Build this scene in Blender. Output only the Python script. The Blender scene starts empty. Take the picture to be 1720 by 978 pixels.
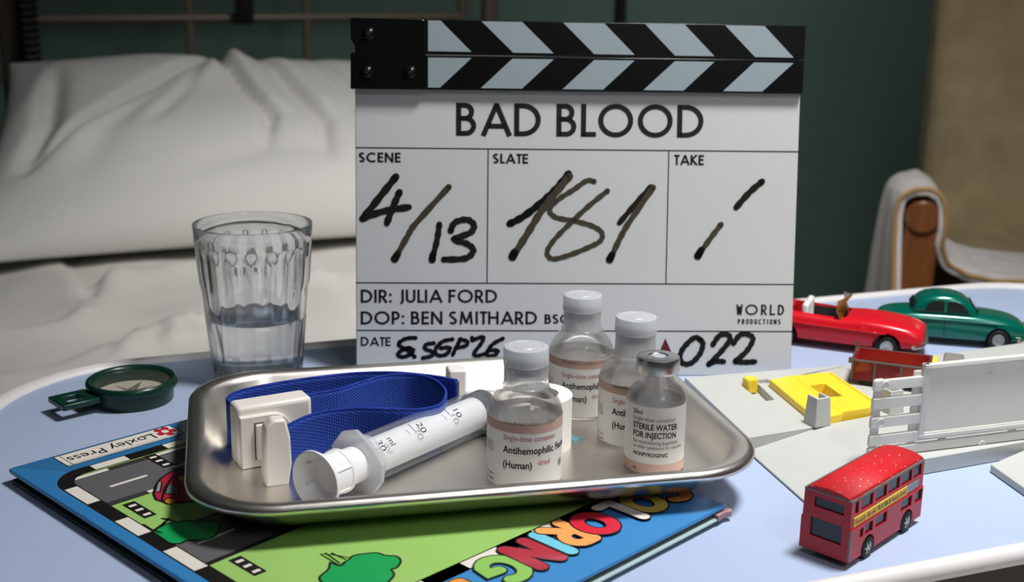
import bpy, bmesh, math, random
from mathutils import Vector, Matrix, noise
random.seed(7)
sc = bpy.context.scene
COL = sc.collection
R = math.radians
T = 0.80                       # height of the table top above the floor
# ------------------------------------------------------------------ camera
F_PX, Y_HOR, CAM_H, ROLL = 2060.0, -50.0, 0.25, R(1.0)
pit = math.atan((489 - Y_HOR) / F_PX)
FW = Vector((0, math.cos(pit), -math.sin(pit)))
UP0 = Vector((0, math.sin(pit), math.cos(pit)))
RT = Vector((1, 0, 0)) * math.cos(ROLL) + UP0 * math.sin(ROLL)
UP = UP0 * math.cos(ROLL) - Vector((1, 0, 0)) * math.sin(ROLL)
CP = Vector((0, 0, T + CAM_H))
cam = bpy.data.cameras.new('camera'); camo = bpy.data.objects.new('camera', cam); COL.objects.link(camo)
m = Matrix((RT, UP, -FW)).transposed().to_4x4(); m.translation = CP
camo.matrix_world = m
cam.sensor_width = 36; cam.lens = F_PX / 1720 * 36; cam.clip_start = .01
cam.dof.use_dof = True; cam.dof.focus_distance = .615; cam.dof.aperture_fstop = 11.5
sc.camera = camo
# ------------------------------------------------------------------ world, lamp and added fills, exposure
wd = bpy.data.worlds.new('world'); sc.world = wd; wd.use_nodes = True
wd.node_tree.nodes['Background'].inputs[0].default_value = (.55, .62, .75, 1)
wd.node_tree.nodes['Background'].inputs[1].default_value = .025
def area(name, loc, target, size, power, col, spread=180):
    l = bpy.data.lights.new(name, 'AREA'); l.shape = 'DISK'; l.size = size; l.energy = power; l.color = col; l.spread = R(spread)
    o = bpy.data.objects.new(name, l); COL.objects.link(o); o.location = loc
    o.rotation_euler = (Vector(target) - Vector(loc)).to_track_quat('-Z', 'Y').to_euler(); return o
area('overhead_lamp', (.33, .54, T + .95), (.31, .64, T), .22, 7.0, (1, .985, .96), 130)
area('pillow_fill', (.30, 1.05, T + 1.05), (-.15, 1.62, T - .15), .30, 1.4, (1, .99, .97), 62)  # added fill that brightens the pillow, no real lamp over the bed
area('wall_fill', (.70, 1.70, 2.35), (.52, 2.55, 1.15), .30, .9, (.97, 1, .98), 70)  # added fill to lift the teal wall and chair back, not a fixture
area('front_fill', (.50, -.30, T + .95), (.22, .75, T), .35, .42, (.95, .97, 1), 70)  # weak fill added from the camera side for upright faces, not a room lamp
sc.view_settings.view_transform = 'Standard'; sc.view_settings.look = 'None'
sc.view_settings.exposure = 0.0; sc.view_settings.gamma = 1.0; sc.view_settings.use_curve_mapping = False
# ------------------------------------------------------------------ picking points on real planes
def ray(px, py): return FW + RT * ((px - 860) / F_PX) - UP * ((py - 489) / F_PX)
def un(px, py, z=0.0):
    d = ray(px, py); t = (z - CAM_H) / d.z
    p = CP + d * t; return p                       # point at height z above the table top
def at(px, py, y):
    d = ray(px, py); return CP + d * (y / d.y)     # point at distance y into the room
def pr(p):
    v = Vector(p) - CP; w = v.dot(FW); return 860 + F_PX * v.dot(RT) / w, 489 - F_PX * v.dot(UP) / w, w
def zat(p, py):
    lo, hi = -.3, .24
    for _ in range(50):
        k = (lo + hi) / 2
        if pr((p[0], p[1], T + k))[1] > py: lo = k
        else: hi = k
    return lo
# ------------------------------------------------------------------ materials
def lin(c): return tuple(((v / 255) / 12.92 if v / 255 <= .04045 else ((v / 255 + .055) / 1.055) ** 2.4) for v in c)
MATS = {}
def M(name, rgb, rough=.5, metal=0, var=.08, scale=120, bump=0, bscale=400, trans=0, ior=1.45, alpha=1, spec=.5, coat=0, sub=0):
    m = bpy.data.materials.new(name); MATS[name] = m; m.use_nodes = True
    nt = m.node_tree; N = nt.nodes; L = nt.links; b = N['Principled BSDF']
    c = lin(rgb)
    tc = N.new('ShaderNodeTexCoord')
    if trans == 0 or var > 0:
        nz = N.new('ShaderNodeTexNoise'); nz.inputs['Scale'].default_value = scale; nz.inputs['Detail'].default_value = 4
        L.new(tc.outputs['Object'], nz.inputs['Vector'])
        mx = N.new('ShaderNodeMix'); mx.data_type = 'RGBA'
        mx.inputs[6].default_value = (*[v * (1 - var) for v in c], 1); mx.inputs[7].default_value = (*[min(1, v * (1 + var)) for v in c], 1)
        L.new(nz.outputs['Fac'], mx.inputs[0]); L.new(mx.outputs[2], b.inputs['Base Color'])
    else: b.inputs['Base Color'].default_value = (*c, 1)
    b.inputs['Roughness'].default_value = rough; b.inputs['Metallic'].default_value = metal
    b.inputs['IOR'].default_value = ior; b.inputs['Specular IOR Level'].default_value = spec
    b.inputs['Transmission Weight'].default_value = trans; b.inputs['Alpha'].default_value = alpha
    b.inputs['Coat Weight'].default_value = coat; b.inputs['Coat Roughness'].default_value = .1
    if bump:
        nb = N.new('ShaderNodeTexNoise'); nb.inputs['Scale'].default_value = bscale; nb.inputs['Detail'].default_value = 3
        L.new(tc.outputs['Object'], nb.inputs['Vector'])
        bp = N.new('ShaderNodeBump'); bp.inputs['Strength'].default_value = bump; bp.inputs['Distance'].default_value = .001
        L.new(nb.outputs['Fac'], bp.inputs['Height']); L.new(bp.outputs['Normal'], b.inputs['Normal'])
    return m
def milky(name, rgb, transp, trl=.5, gloss=.08, rough=.25):
    """cloudy plastic: diffuse + translucent, partly see-through, with a light gloss"""
    m = bpy.data.materials.new(name); MATS[name] = m; m.use_nodes = True
    nt = m.node_tree; N = nt.nodes; L = nt.links; N.remove(N['Principled BSDF']); out = N['Material Output']
    c = (*lin(rgb), 1)
    d = N.new('ShaderNodeBsdfDiffuse'); d.inputs[0].default_value = c
    tl = N.new('ShaderNodeBsdfTranslucent'); tl.inputs[0].default_value = c
    tp = N.new('ShaderNodeBsdfTransparent'); gl = N.new('ShaderNodeBsdfGlossy'); gl.inputs['Roughness'].default_value = rough
    nz = N.new('ShaderNodeTexNoise'); nz.inputs['Scale'].default_value = 250
    ma = N.new('ShaderNodeMapRange'); ma.inputs[3].default_value = trl * .92; ma.inputs[4].default_value = min(1, trl * 1.08)
    L.new(nz.outputs['Fac'], ma.inputs[0])
    a = N.new('ShaderNodeMixShader'); L.new(ma.outputs[0], a.inputs[0]); L.new(d.outputs[0], a.inputs[1]); L.new(tl.outputs[0], a.inputs[2])
    b = N.new('ShaderNodeMixShader'); b.inputs[0].default_value = transp; L.new(a.outputs[0], b.inputs[1]); L.new(tp.outputs[0], b.inputs[2])
    lw = N.new('ShaderNodeLayerWeight'); lw.inputs[0].default_value = .5
    fr = N.new('ShaderNodeMath'); fr.operation = 'POWER'; fr.inputs[1].default_value = 4; L.new(lw.outputs['Facing'], fr.inputs[0])
    g = N.new('ShaderNodeMixShader'); L.new(b.outputs[0], g.inputs[1]); L.new(gl.outputs[0], g.inputs[2])
    mm = N.new('ShaderNodeMath'); mm.operation = 'MULTIPLY_ADD'; mm.inputs[1].default_value = .6; mm.inputs[2].default_value = gloss * .2
    L.new(fr.outputs[0], mm.inputs[0]); L.new(mm.outputs[0], g.inputs[0]); L.new(g.outputs[0], out.inputs[0]); return m
def glassy(name, rgb, ior, fac):
    """thin clear wall: part straight-through, part refracting"""
    m = bpy.data.materials.new(name); MATS[name] = m; m.use_nodes = True
    nt = m.node_tree; N = nt.nodes; L = nt.links; N.remove(N['Principled BSDF']); c = (*lin(rgb), 1)
    tp = N.new('ShaderNodeBsdfTransparent'); tp.inputs[0].default_value = c
    gl = N.new('ShaderNodeBsdfGlass'); gl.inputs['Color'].default_value = c; gl.inputs['IOR'].default_value = ior
    nz = N.new('ShaderNodeTexNoise'); nz.inputs['Scale'].default_value = 60; gl.inputs['Roughness'].default_value = 0
    ma = N.new('ShaderNodeMapRange'); ma.inputs[3].default_value = fac - .04; ma.inputs[4].default_value = fac + .04; L.new(nz.outputs['Fac'], ma.inputs[0])
    a = N.new('ShaderNodeMixShader'); L.new(ma.outputs[0], a.inputs[0]); L.new(tp.outputs[0], a.inputs[1]); L.new(gl.outputs[0], a.inputs[2]); L.new(a.outputs[0], N['Material Output'].inputs[0]); return m
def strap_mat():
    m = M('strap_blue', (8, 48, 150), .75, var=.1, scale=300)
    nt = m.node_tree; N = nt.nodes; L = nt.links; b = N['Principled BSDF']
    uv = N.new('ShaderNodeUVMap')
    w = N.new('ShaderNodeTexWave'); w.wave_type = 'BANDS'; w.bands_direction = 'DIAGONAL'; w.inputs['Scale'].default_value = 360; w.inputs['Distortion'].default_value = .3
    L.new(uv.outputs[0], w.inputs['Vector'])
    w2 = N.new('ShaderNodeTexWave'); w2.bands_direction = 'X'; w2.inputs['Scale'].default_value = 250
    L.new(uv.outputs[0], w2.inputs['Vector'])
    mu = N.new('ShaderNodeMath'); mu.operation = 'MULTIPLY'; L.new(w.outputs['Fac'], mu.inputs[0]); L.new(w2.outputs['Fac'], mu.inputs[1])
    cr = N.new('ShaderNodeValToRGB'); cr.color_ramp.elements[0].color = (*lin((6, 48, 150)), 1); cr.color_ramp.elements[1].color = (*lin((90, 145, 235)), 1)
    cr.color_ramp.elements[0].position = .45
    L.new(mu.outputs[0], cr.inputs[0]); L.new(cr.outputs[0], b.inputs['Base Color'])
    bp = N.new('ShaderNodeBump'); bp.inputs['Distance'].default_value = .0006; bp.inputs['Strength'].default_value = .7
    L.new(mu.outputs[0], bp.inputs['Height']); L.new(bp.outputs[0], b.inputs['Normal']); return m
def worn(name, rgb, chip, amount=.62, scale=900, rough=.35):
    m = M(name, rgb, rough, var=.1, scale=300); nt = m.node_tree; N = nt.nodes; L = nt.links; b = N['Principled BSDF']
    src = b.inputs['Base Color'].links[0].from_socket
    nz = N.new('ShaderNodeTexNoise'); nz.inputs['Scale'].default_value = scale; nz.inputs['Detail'].default_value = 2
    tc = N.new('ShaderNodeTexCoord'); L.new(tc.outputs['Object'], nz.inputs['Vector'])
    cr = N.new('ShaderNodeValToRGB'); cr.color_ramp.elements[0].position = amount; cr.color_ramp.elements[1].position = amount + .03
    L.new(nz.outputs['Fac'], cr.inputs[0])
    mx = N.new('ShaderNodeMix'); mx.data_type = 'RGBA'; L.new(cr.outputs[0], mx.inputs[0]); L.new(src, mx.inputs[6]); mx.inputs[7].default_value = (*lin(chip), 1)
    L.new(mx.outputs[2], b.inputs['Base Color']); return m
def brushed(name, rgb, rough):
    m = M(name, rgb, rough, 1, var=.05, scale=60); nt = m.node_tree; N = nt.nodes; L = nt.links; b = N['Principled BSDF']
    tc = N.new('ShaderNodeTexCoord'); mp = N.new('ShaderNodeMapping'); mp.inputs['Scale'].default_value = (30, 900, 900)
    nz = N.new('ShaderNodeTexNoise'); nz.inputs['Scale'].default_value = 4; nz.inputs['Detail'].default_value = 4
    L.new(tc.outputs['Object'], mp.inputs[0]); L.new(mp.outputs[0], nz.inputs['Vector'])
    mr = N.new('ShaderNodeMapRange'); mr.inputs[3].default_value = rough * .75; mr.inputs[4].default_value = rough * 1.35
    L.new(nz.outputs['Fac'], mr.inputs[0]); L.new(mr.outputs[0], b.inputs['Roughness'])
    bp = N.new('ShaderNodeBump'); bp.inputs['Strength'].default_value = .12; bp.inputs['Distance'].default_value = .0003
    L.new(nz.outputs['Fac'], bp.inputs['Height']); L.new(bp.outputs[0], b.inputs['Normal']); return m
def woodmat(name, a, bb):
    m = M(name, a, .35, coat=.3); nt = m.node_tree; N = nt.nodes; L = nt.links; b = N['Principled BSDF']
    tc = N.new('ShaderNodeTexCoord'); mp = N.new('ShaderNodeMapping'); mp.inputs['Scale'].default_value = (40, 40, 3)
    w = N.new('ShaderNodeTexNoise'); w.inputs['Scale'].default_value = 2; w.inputs['Detail'].default_value = 6; w.inputs['Distortion'].default_value = 1
    L.new(tc.outputs['Object'], mp.inputs[0]); L.new(mp.outputs[0], w.inputs['Vector'])
    cr = N.new('ShaderNodeValToRGB'); cr.color_ramp.elements[0].color = (*lin(a), 1); cr.color_ramp.elements[1].color = (*lin(bb), 1)
    L.new(w.outputs['Fac'], cr.inputs[0]); L.new(cr.outputs[0], b.inputs['Base Color']); return m
# ------------------------------------------------------------------ geometry helpers
class G:
    def __init__(s): s.v = []; s.f = []
    def add(s, vs, fs, fn=None):
        o = len(s.v); s.v += [tuple(fn(*p)) if fn else tuple(p) for p in vs]; s.f += [tuple(i + o for i in f) for f in fs]; return s
    def box(s, x0, x1, y0, y1, z0, z1):
        return s.add([(x0, y0, z0), (x1, y0, z0), (x1, y1, z0), (x0, y1, z0), (x0, y0, z1), (x1, y0, z1), (x1, y1, z1), (x0, y1, z1)],
                     [(3, 2, 1, 0), (4, 5, 6, 7), (0, 1, 5, 4), (1, 2, 6, 5), (2, 3, 7, 6), (3, 0, 4, 7)])
    def prism(s, poly, z0, z1, fn=None):
        n = len(poly)
        ar = sum(poly[i][0] * poly[(i + 1) % n][1] - poly[(i + 1) % n][0] * poly[i][1] for i in range(n))
        if ar < 0: poly = poly[::-1]
        return s.add([(x, y, z0) for x, y in poly] + [(x, y, z1) for x, y in poly],
                     [tuple(range(n))[::-1], tuple(range(n, 2 * n))] + [(i, (i + 1) % n, n + (i + 1) % n, n + i) for i in range(n)], fn)
    def solid(s, top, bot):
        n = len(top)
        return s.add(list(bot) + list(top), [tuple(range(n))[::-1], tuple(range(n, 2 * n))] + [(i, (i + 1) % n, n + (i + 1) % n, n + i) for i in range(n)])
    def lathe(s, prof, n=48, c=(0, 0, 0), axis='z', rib=None):
        vs = []; fs = []; k = len(prof)
        for i in range(n):
            a = 2 * math.pi * i / n; ca, sa = math.cos(a), math.sin(a)
            for j, (r, z) in enumerate(prof):
                if rib: r = rib(r, z, a)
                p = (r * ca, r * sa, z) if axis == 'z' else ((z, r * ca, r * sa) if axis == 'x' else (r * sa, z, r * ca))
                vs.append((p[0] + c[0], p[1] + c[1], p[2] + c[2]))
        for i in range(n):
            i2 = (i + 1) % n
            for j in range(k - 1):
                fs.append((i * k + j, i2 * k + j, i2 * k + j + 1, i * k + j + 1))
        return s.add(vs, fs)
    def cyl(s, r, z0, z1, n=32, c=(0, 0, 0), axis='z'): return s.lathe([(0, z0), (r, z0), (r, z1), (0, z1)], n, c, axis)
    def tube(s, path, r, n=8):
        P = [Vector(p) for p in path]; vs = []; fs = []
        for i, p in enumerate(P):
            t = (P[min(i + 1, len(P) - 1)] - P[max(i - 1, 0)]).normalized()
            a = t.cross(Vector((0, 0, 1)))
            if a.length < .01: a = t.cross(Vector((0, 1, 0)))
            a.normalize(); b = t.cross(a)
            for k in range(n): w = 2 * math.pi * k / n; vs.append(p + a * (r * math.cos(w)) + b * (r * math.sin(w)))
        for i in range(len(P) - 1):
            for k in range(n): k2 = (k + 1) % n; fs.append((i * n + k, (i + 1) * n + k, (i + 1) * n + k2, i * n + k2))
        fs.append(tuple(range(n))); fs.append(tuple(range((len(P) - 1) * n, len(P) * n))[::-1]); return s.add(vs, fs)
    def ring(s, half, prof, n=10, fill=True):
        """rounded-rectangle loft: prof = (inset, z, corner radius)"""
        hx, hy = half; k = 4 * (n + 1); vs = []; fs = []
        for ins, z, rc in prof:
            rc = max(rc, 1e-4)
            for q, (sx, sy) in enumerate(((1, 1), (-1, 1), (-1, -1), (1, -1))):
                cx, cy = sx * (hx - ins - rc), sy * (hy - ins - rc)
                for j in range(n + 1):
                    a = (q + j / n) * math.pi / 2; vs.append((cx + rc * math.cos(a), cy + rc * math.sin(a), z))
        for i in range(len(prof) - 1):
            for j in range(k): j2 = (j + 1) % k; fs.append((i * k + j, i * k + j2, (i + 1) * k + j2, (i + 1) * k + j))
        if fill: fs.append(tuple(range((len(prof) - 1) * k, len(prof) * k)))
        return s.add(vs, fs)
    def grid(s, nx, ny, fn):
        vs = [fn(i / nx, j / ny) for j in range(ny + 1) for i in range(nx + 1)]
        return s.add(vs, [(j * (nx + 1) + i, j * (nx + 1) + i + 1, (j + 1) * (nx + 1) + i + 1, (j + 1) * (nx + 1) + i) for j in range(ny) for i in range(nx)])
    def mesh(s, smooth=30):
        me = bpy.data.meshes.new('m'); me.from_pydata(s.v, [], s.f); me.validate(); 
        bm = bmesh.new(); bm.from_mesh(me); bmesh.ops.remove_doubles(bm, verts=bm.verts, dist=2e-6)
        if smooth: bmesh.ops.recalc_face_normals(bm, faces=bm.faces)
        bm.to_mesh(me); bm.free()
        if smooth: me.shade_smooth(); me.set_sharp_from_angle(angle=R(smooth))
        return me
def obj(name, g, mat, parent=None, loc=(0, 0, 0), rot=(0, 0, 0), bevel=0, subsurf=0, smooth=30, solid=0, label=None, seg=2):
    me = g.mesh(smooth) if isinstance(g, G) else g
    o = bpy.data.objects.new(name, me); COL.objects.link(o); o.location = loc; o.rotation_euler = rot
    if parent: o.parent = parent
    if mat: me.materials.clear(); me.materials.append(MATS[mat])
    if solid: q = o.modifiers.new('solid', 'SOLIDIFY'); q.thickness = solid; q.offset = -1
    if bevel: q = o.modifiers.new('bevel', 'BEVEL'); q.width = bevel; q.segments = seg; q.limit_method = 'ANGLE'; q.angle_limit = R(32)
    if subsurf: q = o.modifiers.new('sub', 'SUBSURF'); q.levels = subsurf; q.render_levels = subsurf
    if label: o['label'] = label
    return o
def thing(name, label, cat, loc=(0, 0, 0), rot=(0, 0, 0), group=None):
    o = bpy.data.objects.new(name, None); COL.objects.link(o); o.location = loc; o.rotation_euler = rot; o.empty_display_size = .02
    return tag(o, label, cat, group)
def tag(o, label, cat, group=None):
    o['label'] = label; o['category'] = cat
    if group: o['group'] = group
    return o
def struct(o): o['kind'] = 'structure'; return o
def cut(o, cutters):
    """carve real pockets: boolean applied at once, cutters removed"""
    tmp = []
    for g in cutters:
        c = bpy.data.objects.new('tmp', g.mesh(0)); COL.objects.link(c); c.matrix_world = Matrix.Identity(4); tmp.append(c)
    par, loc, rot = o.parent, o.location.copy(), o.rotation_euler.copy()
    o.parent = None; o.location = (0, 0, 0); o.rotation_euler = (0, 0, 0)
    for g in tmp:
        bm = bmesh.new(); bm.from_mesh(g.data); bmesh.ops.recalc_face_normals(bm, faces=bm.faces); bm.to_mesh(g.data); bm.free()
        q = o.modifiers.new('b', 'BOOLEAN'); q.operation = 'DIFFERENCE'; q.object = g; q.solver = 'EXACT'
    bpy.context.view_layer.update()
    dg = bpy.context.evaluated_depsgraph_get()
    me = bpy.data.meshes.new_from_object(o.evaluated_get(dg))
    o.modifiers.clear(); o.data = me
    for g in tmp: bpy.data.objects.remove(g)
    o.parent = par; o.location = loc; o.rotation_euler = rot; me.set_sharp_from_angle(angle=R(30)); return o
def ribbon(pts, w, rnd=False, closed=False):
    """flat stroke: returns verts2d, faces; w may be a number or a list"""
    n = len(pts); ws = w if isinstance(w, (list, tuple)) else [w] * n; vs = []; fs = []
    for i in range(n):
        p = Vector(pts[i]); a = Vector(pts[i - 1]) if (i > 0 or closed) else None; b = Vector(pts[(i + 1) % n]) if (i < n - 1 or closed) else None
        d1 = (p - a).normalized() if a is not None and (p - a).length > 1e-9 else None
        d2 = (b - p).normalized() if b is not None and (b - p).length > 1e-9 else None
        d = (d1 or d2) if not (d1 and d2) else (d1 + d2)
        if d is None: d = Vector((1, 0))
        d = d.normalized(); nn = Vector((-d.y, d.x)); k = 1
        if d1 and d2: k = min(1 / max(.35, nn.dot(Vector((-d1.y, d1.x)))), 1.6)
        vs += [p + nn * (ws[i] / 2 * k), p - nn * (ws[i] / 2 * k)]
    for i in range(n if closed else n - 1): j = (i + 1) % n; fs.append((2 * i, 2 * i + 1, 2 * j + 1, 2 * j))
    if rnd:
        for i in (range(n) if rnd == 2 else (0, n - 1)):
            o = len(vs); vs += [Vector(pts[i]) + Vector((math.cos(2 * math.pi * k / 14), math.sin(2 * math.pi * k / 14))) * (ws[i] / 2) for k in range(14)]
            fs.append(tuple(range(o, o + 14)))
    return [(v.x, v.y) for v in vs], fs
def smoothpath(pts, n=6):
    """Catmull-Rom through the points"""
    P = [Vector(p) for p in pts]; out = []
    for i in range(len(P) - 1):
        a, b, c, d = P[max(i - 1, 0)], P[i], P[i + 1], P[min(i + 2, len(P) - 1)]
        for k in range(n):
            t = k / n; out.append(.5 * ((2 * b) + (c - a) * t + (2 * a - 5 * b + 4 * c - d) * t * t + (3 * b - a - 3 * c + d) * t ** 3))
    out.append(P[-1]); return [tuple(p) for p in out]
def arc(cx, cy, rx, ry, a0, a1, n=14): return [(cx + rx * math.cos(R(a0 + (a1 - a0) * i / n)), cy + ry * math.sin(R(a0 + (a1 - a0) * i / n))) for i in range(n + 1)]
# geometric sans capitals as strokes (cap height 1)
def glyph(c, w):
    k = w / 2; t = 1 - k
    if c == 'A': return .9, [[(k * .9, 0), (.45, t + k * .4)], [(.9 - k * .9, 0), (.45, t + k * .4)], [(.45 - k, t), (.45 + k, t)], [(.2, .3), (.7, .3)]]
    if c == 'B':
        r1 = (t - .53) / 2; r2 = (.53 - k) / 2
        return .58, [[(k, 0), (k, 1)], [(k, t), (.26, t)] + arc(.26, .53 + r1, .52 - k - .26, r1, 90, -90)[1:] + [(k, .53)], [(k, .53), (.28, .53)] + arc(.28, k + r2, .58 - k - .28, r2, 90, -90)[1:] + [(k, k)]]
    if c == 'C': return .86, [arc(.5, .5, .5 - k, .5 - k + .01, 48, 312, 24)]
    if c == 'D': return .77, [[(k, 0), (k, 1)], [(k, t), (.26, t)] + arc(.26, .5, .77 - k - .26, .5 - k, 90, -90, 20)[1:] + [(k, k)]]
    if c == 'E': return .5, [[(k, 0), (k, 1)], [(0, t), (.5, t)], [(0, .52), (.47, .52)], [(0, k), (.5, k)]]
    if c == 'F': return .48, [[(k, 0), (k, 1)], [(0, t), (.48, t)], [(0, .52), (.44, .52)]]
    if c == 'H': return .7, [[(k, 0), (k, 1)], [(.7 - k, 0), (.7 - k, 1)], [(0, .52), (.7, .52)]]
    if c == 'I': return w, [[(k, 0), (k, 1)]]
    if c == 'J': return .36, [[(.36 - k, 1), (.36 - k, .16)] + arc(.12, .16, .24 - k, .28 - k, 0, -95, 10)[1:]]
    if c == 'K': return .62, [[(k, 0), (k, 1)], [(.56, 1), (k, .5)], [(.15, .55), (.6, 0)]]
    if c == 'L': return .44, [[(k, 0), (k, 1)], [(0, k), (.44, k)]]
    if c == 'M': return .98, [[(k + .04, 0), (k + .14, 1)], [(.94 - k, 0), (.84 - k, 1)], [(k + .13, .95), (.49, .1)], [(.85 - k, .95), (.49, .1)]]
    if c == 'N': return .76, [[(k, 0), (k, 1)], [(.76 - k, 0), (.76 - k, 1)], [(k * .9, .96), (.76 - k * .9, .04)]]
    if c == 'O': return 1.02, [arc(.51, .5, .51 - k, .51 - k, 0, 360, 36)]
    if c == 'P': return .54, [[(k, 0), (k, 1)], [(k, t), (.26, t)] + arc(.26, (t + .43) / 2, .54 - k - .26, (t - .43) / 2, 90, -90)[1:] + [(k, .43)]]
    if c == 'R': return .58, [[(k, 0), (k, 1)], [(k, t), (.26, t)] + arc(.26, (t + .45) / 2, .54 - k - .26, (t - .45) / 2, 90, -90)[1:] + [(k, .45)], [(.24, .46), (.53, 0)]]
    if c == 'S': return .52, [arc(.27, .74, .22 - k * .3, .26 - k, 40, 250, 14) + arc(.25, .27, .27 - k, .27 - k, 75, -150, 16)]
    if c == 'T': return .5, [[(.25, 0), (.25, 1)], [(0, t), (.5, t)]]
    if c == 'U': return .64, [[(k, 1), (k, .32)] + arc(.32, .32, .32 - k, .32 - k, 180, 360, 14)[1:] + [(.64 - k, 1)]]
    if c == 'W': return .8, [[(.06, 1), (.22, 0)], [(.22, 0), (.4, .8)], [(.4, .8), (.58, 0)], [(.58, 0), (.74, 1)]]
    if c == ':': return w, [[(k, .02), (k, .02 + w * 1.1)], [(k, .52), (k, .52 + w * 1.1)]]
    return .3, []
def stroke_text(s, w=.13, track=.1, squeeze=None):
    x = 0; out = []
    for ch in s:
        if ch == ' ': x += .32; continue
        gw, st = glyph(ch, w)
        for p in st: out.append(([(x + a, b) for a, b in p], w))
        x += gw + (track if ch not in 'ALT' else track * .45)
    return x - track, out
def font_mesh(s, bold=0, size=1):
    cu = bpy.data.curves.new('t', 'FONT'); cu.body = s; cu.size = size; cu.offset = bold; cu.resolution_u = 3
    o = bpy.data.objects.new('t', cu); COL.objects.link(o); bpy.context.view_layer.update()
    me = bpy.data.meshes.new_from_object(o.evaluated_get(bpy.context.evaluated_depsgraph_get()))
    vs = [tuple(v.co) for v in me.vertices]; fs = [tuple(p.vertices) for p in me.polygons]
    bpy.data.objects.remove(o); bpy.data.meshes.remove(me); return vs, fs
# ------------------------------------------------------------------ palette
M('wall_teal', (128, 156, 146), .7, var=.05, scale=3, bump=.1, bscale=60)
M('floor_grey', (70, 72, 70), .5, var=.1, scale=6)
M('ceiling_white', (200, 200, 195), .8, var=.03, scale=4)
M('laminate', (172, 187, 216), .42, var=.02, scale=25, spec=.35)
M('edging', (226, 222, 222), .4, var=.02)
M('dark_brown', (48, 42, 36), .6)
M('grey_metal', (130, 130, 128), .4, .8)
M('linen', (216, 213, 208), .85, var=.03, scale=12, bump=.15, bscale=900)
M('linen_pillow', (214, 212, 208), .85, var=.03, scale=12, bump=.12, bscale=900)
M('bed_metal', (118, 106, 92), .45, var=.1, scale=20)
M('black_rubber', (14, 14, 14), .55)
M('black_gloss', (6, 6, 7), .28, var=.02)
M('screw_black', (28, 28, 30), .22, .6)
milky('acrylic', (227, 229, 231), 0.0, .3, .2, .2)
M('stripe_white', (142, 156, 162), .4, var=.02)
M('print_black', (16, 17, 20), .5, var=.02)
M('ink', (30, 26, 20), .35, var=.35, scale=350)
M('ink_thin', (66, 60, 48), .4, var=.3, scale=350)
M('ink_black', (12, 12, 16), .35, var=.1)
M('maroon', (92, 14, 30), .5)
brushed('steel', (222, 217, 210), .31)
M('steel_cap', (190, 190, 190), .32, 1, var=.04)
M('book_blue', (56, 132, 194), .38, var=.04, scale=40, coat=.15)
M('cover_edge', (38, 52, 56), .6, var=.15)
M('pages', (196, 208, 204), .8, var=.08, scale=200)
M('endpaper', (168, 190, 192), .6, var=.1, scale=90)
M('torn_paper', (176, 140, 146), .8, var=.2, scale=150)
for nm, c in dict(bk_green=(156, 200, 108), bk_grey=(98, 97, 101), bk_dkgrey=(62, 58, 62), bk_black=(26, 22, 22), bk_white=(232, 226, 216), bk_red=(186, 36, 58), bk_orange=(238, 150, 62),
                  bk_tree=(16, 160, 84), bk_crimson=(176, 36, 62), bk_cyan=(110, 200, 226), bk_peach=(244, 166, 92), bk_lettergreen=(140, 196, 92), bk_yellow=(226, 196, 84), bk_ored=(214, 36, 56), bk_silver=(150, 150, 154), bk_ltblue=(96, 160, 214)).items():
    M(nm, c, .4, var=.03, scale=60, coat=.15)
strap_mat()
M('clip_white', (236, 230, 222), .35, var=.02, sub=.1)
M('syringe_white', (240, 241, 243), .35, var=.02)
milky('syringe_clear', (225, 232, 240), .84, .5, .2, .12)
milky('flange_clear', (232, 234, 238), .45, .4, .3, .2)
M('stopper_black', (22, 24, 28), .5)
glassy('vial_glass', (254, 254, 254), 1.47, .45)
glassy('tumbler', (253, 254, 255), 1.42, .9)
glassy('water', (253, 254, 255), 1.33, .9)
milky('cap_plastic', (240, 243, 248), .15, .5, .4, .3)
milky('sleeve_plastic', (226, 230, 234), .62, .45, .4, .2)
M('vial_stopper', (168, 173, 180), .6)
milky('paper_label', (248, 247, 245), 0, .33, .0, .6)
M('band_pink', (196, 164, 152), .7, var=.02)
M('txt_black', (20, 20, 22), .7, var=.02)
M('txt_red', (170, 66, 80), .7, var=.02)
M('txt_grey', (92, 92, 96), .7, var=.02)
M('tape_white', (236, 234, 228), .75, var=.02)
milky('cyan_plastic', (130, 205, 225), .35, .5, .4, .2)
M('compass_green', (14, 52, 40), .28, var=.05)
M('compass_dial', (196, 186, 172), .7, var=.25, scale=130)
M('compass_grey', (104, 96, 90), .7)
milky('lens_clear', (210, 225, 215), .93, .5, .4, .08)
M('playset_grey', (188, 190, 187), .5, var=.02, scale=40)
milky('fence_white', (247, 246, 243), 0, .45, .1, .35)
M('toy_yellow', (250, 212, 56), .4, var=.03)
worn('bus_red', (186, 22, 36), (170, 150, 145), .70, 1200)
worn('bus_roof', (200, 18, 30), (225, 190, 185), .69, 700, .6)
M('bus_glass', (40, 48, 56), .15, var=.2, scale=200)
worn('bus_metal', (120, 116, 112), (160, 20, 30), .6, 800)
M('ad_yellow', (238, 206, 70), .5, var=.03)
M('ad_red', (176, 44, 40), .6); M('ad_black', (30, 24, 20), .6)
M('tyre', (20, 20, 21), .6); M('hub_silver', (196, 194, 188), .3, .7)
worn('car_red', (206, 24, 38), (190, 150, 140), .72, 500, .22)
M('car_green', (0, 104, 88), .2, .25, var=.08, coat=.4)
M('car_window', (24, 28, 28), .1)
M('seat_white', (226, 226, 224), .6)
milky('amber', (170, 112, 24), .3, .5, .4, .15)
M('chrome', (206, 190, 164), .25, .9)
worn('truck_red', (116, 6, 28), (150, 100, 60), .74, 400)
M('truck_lining', (150, 8, 34), .5, var=.1, scale=200)
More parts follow.
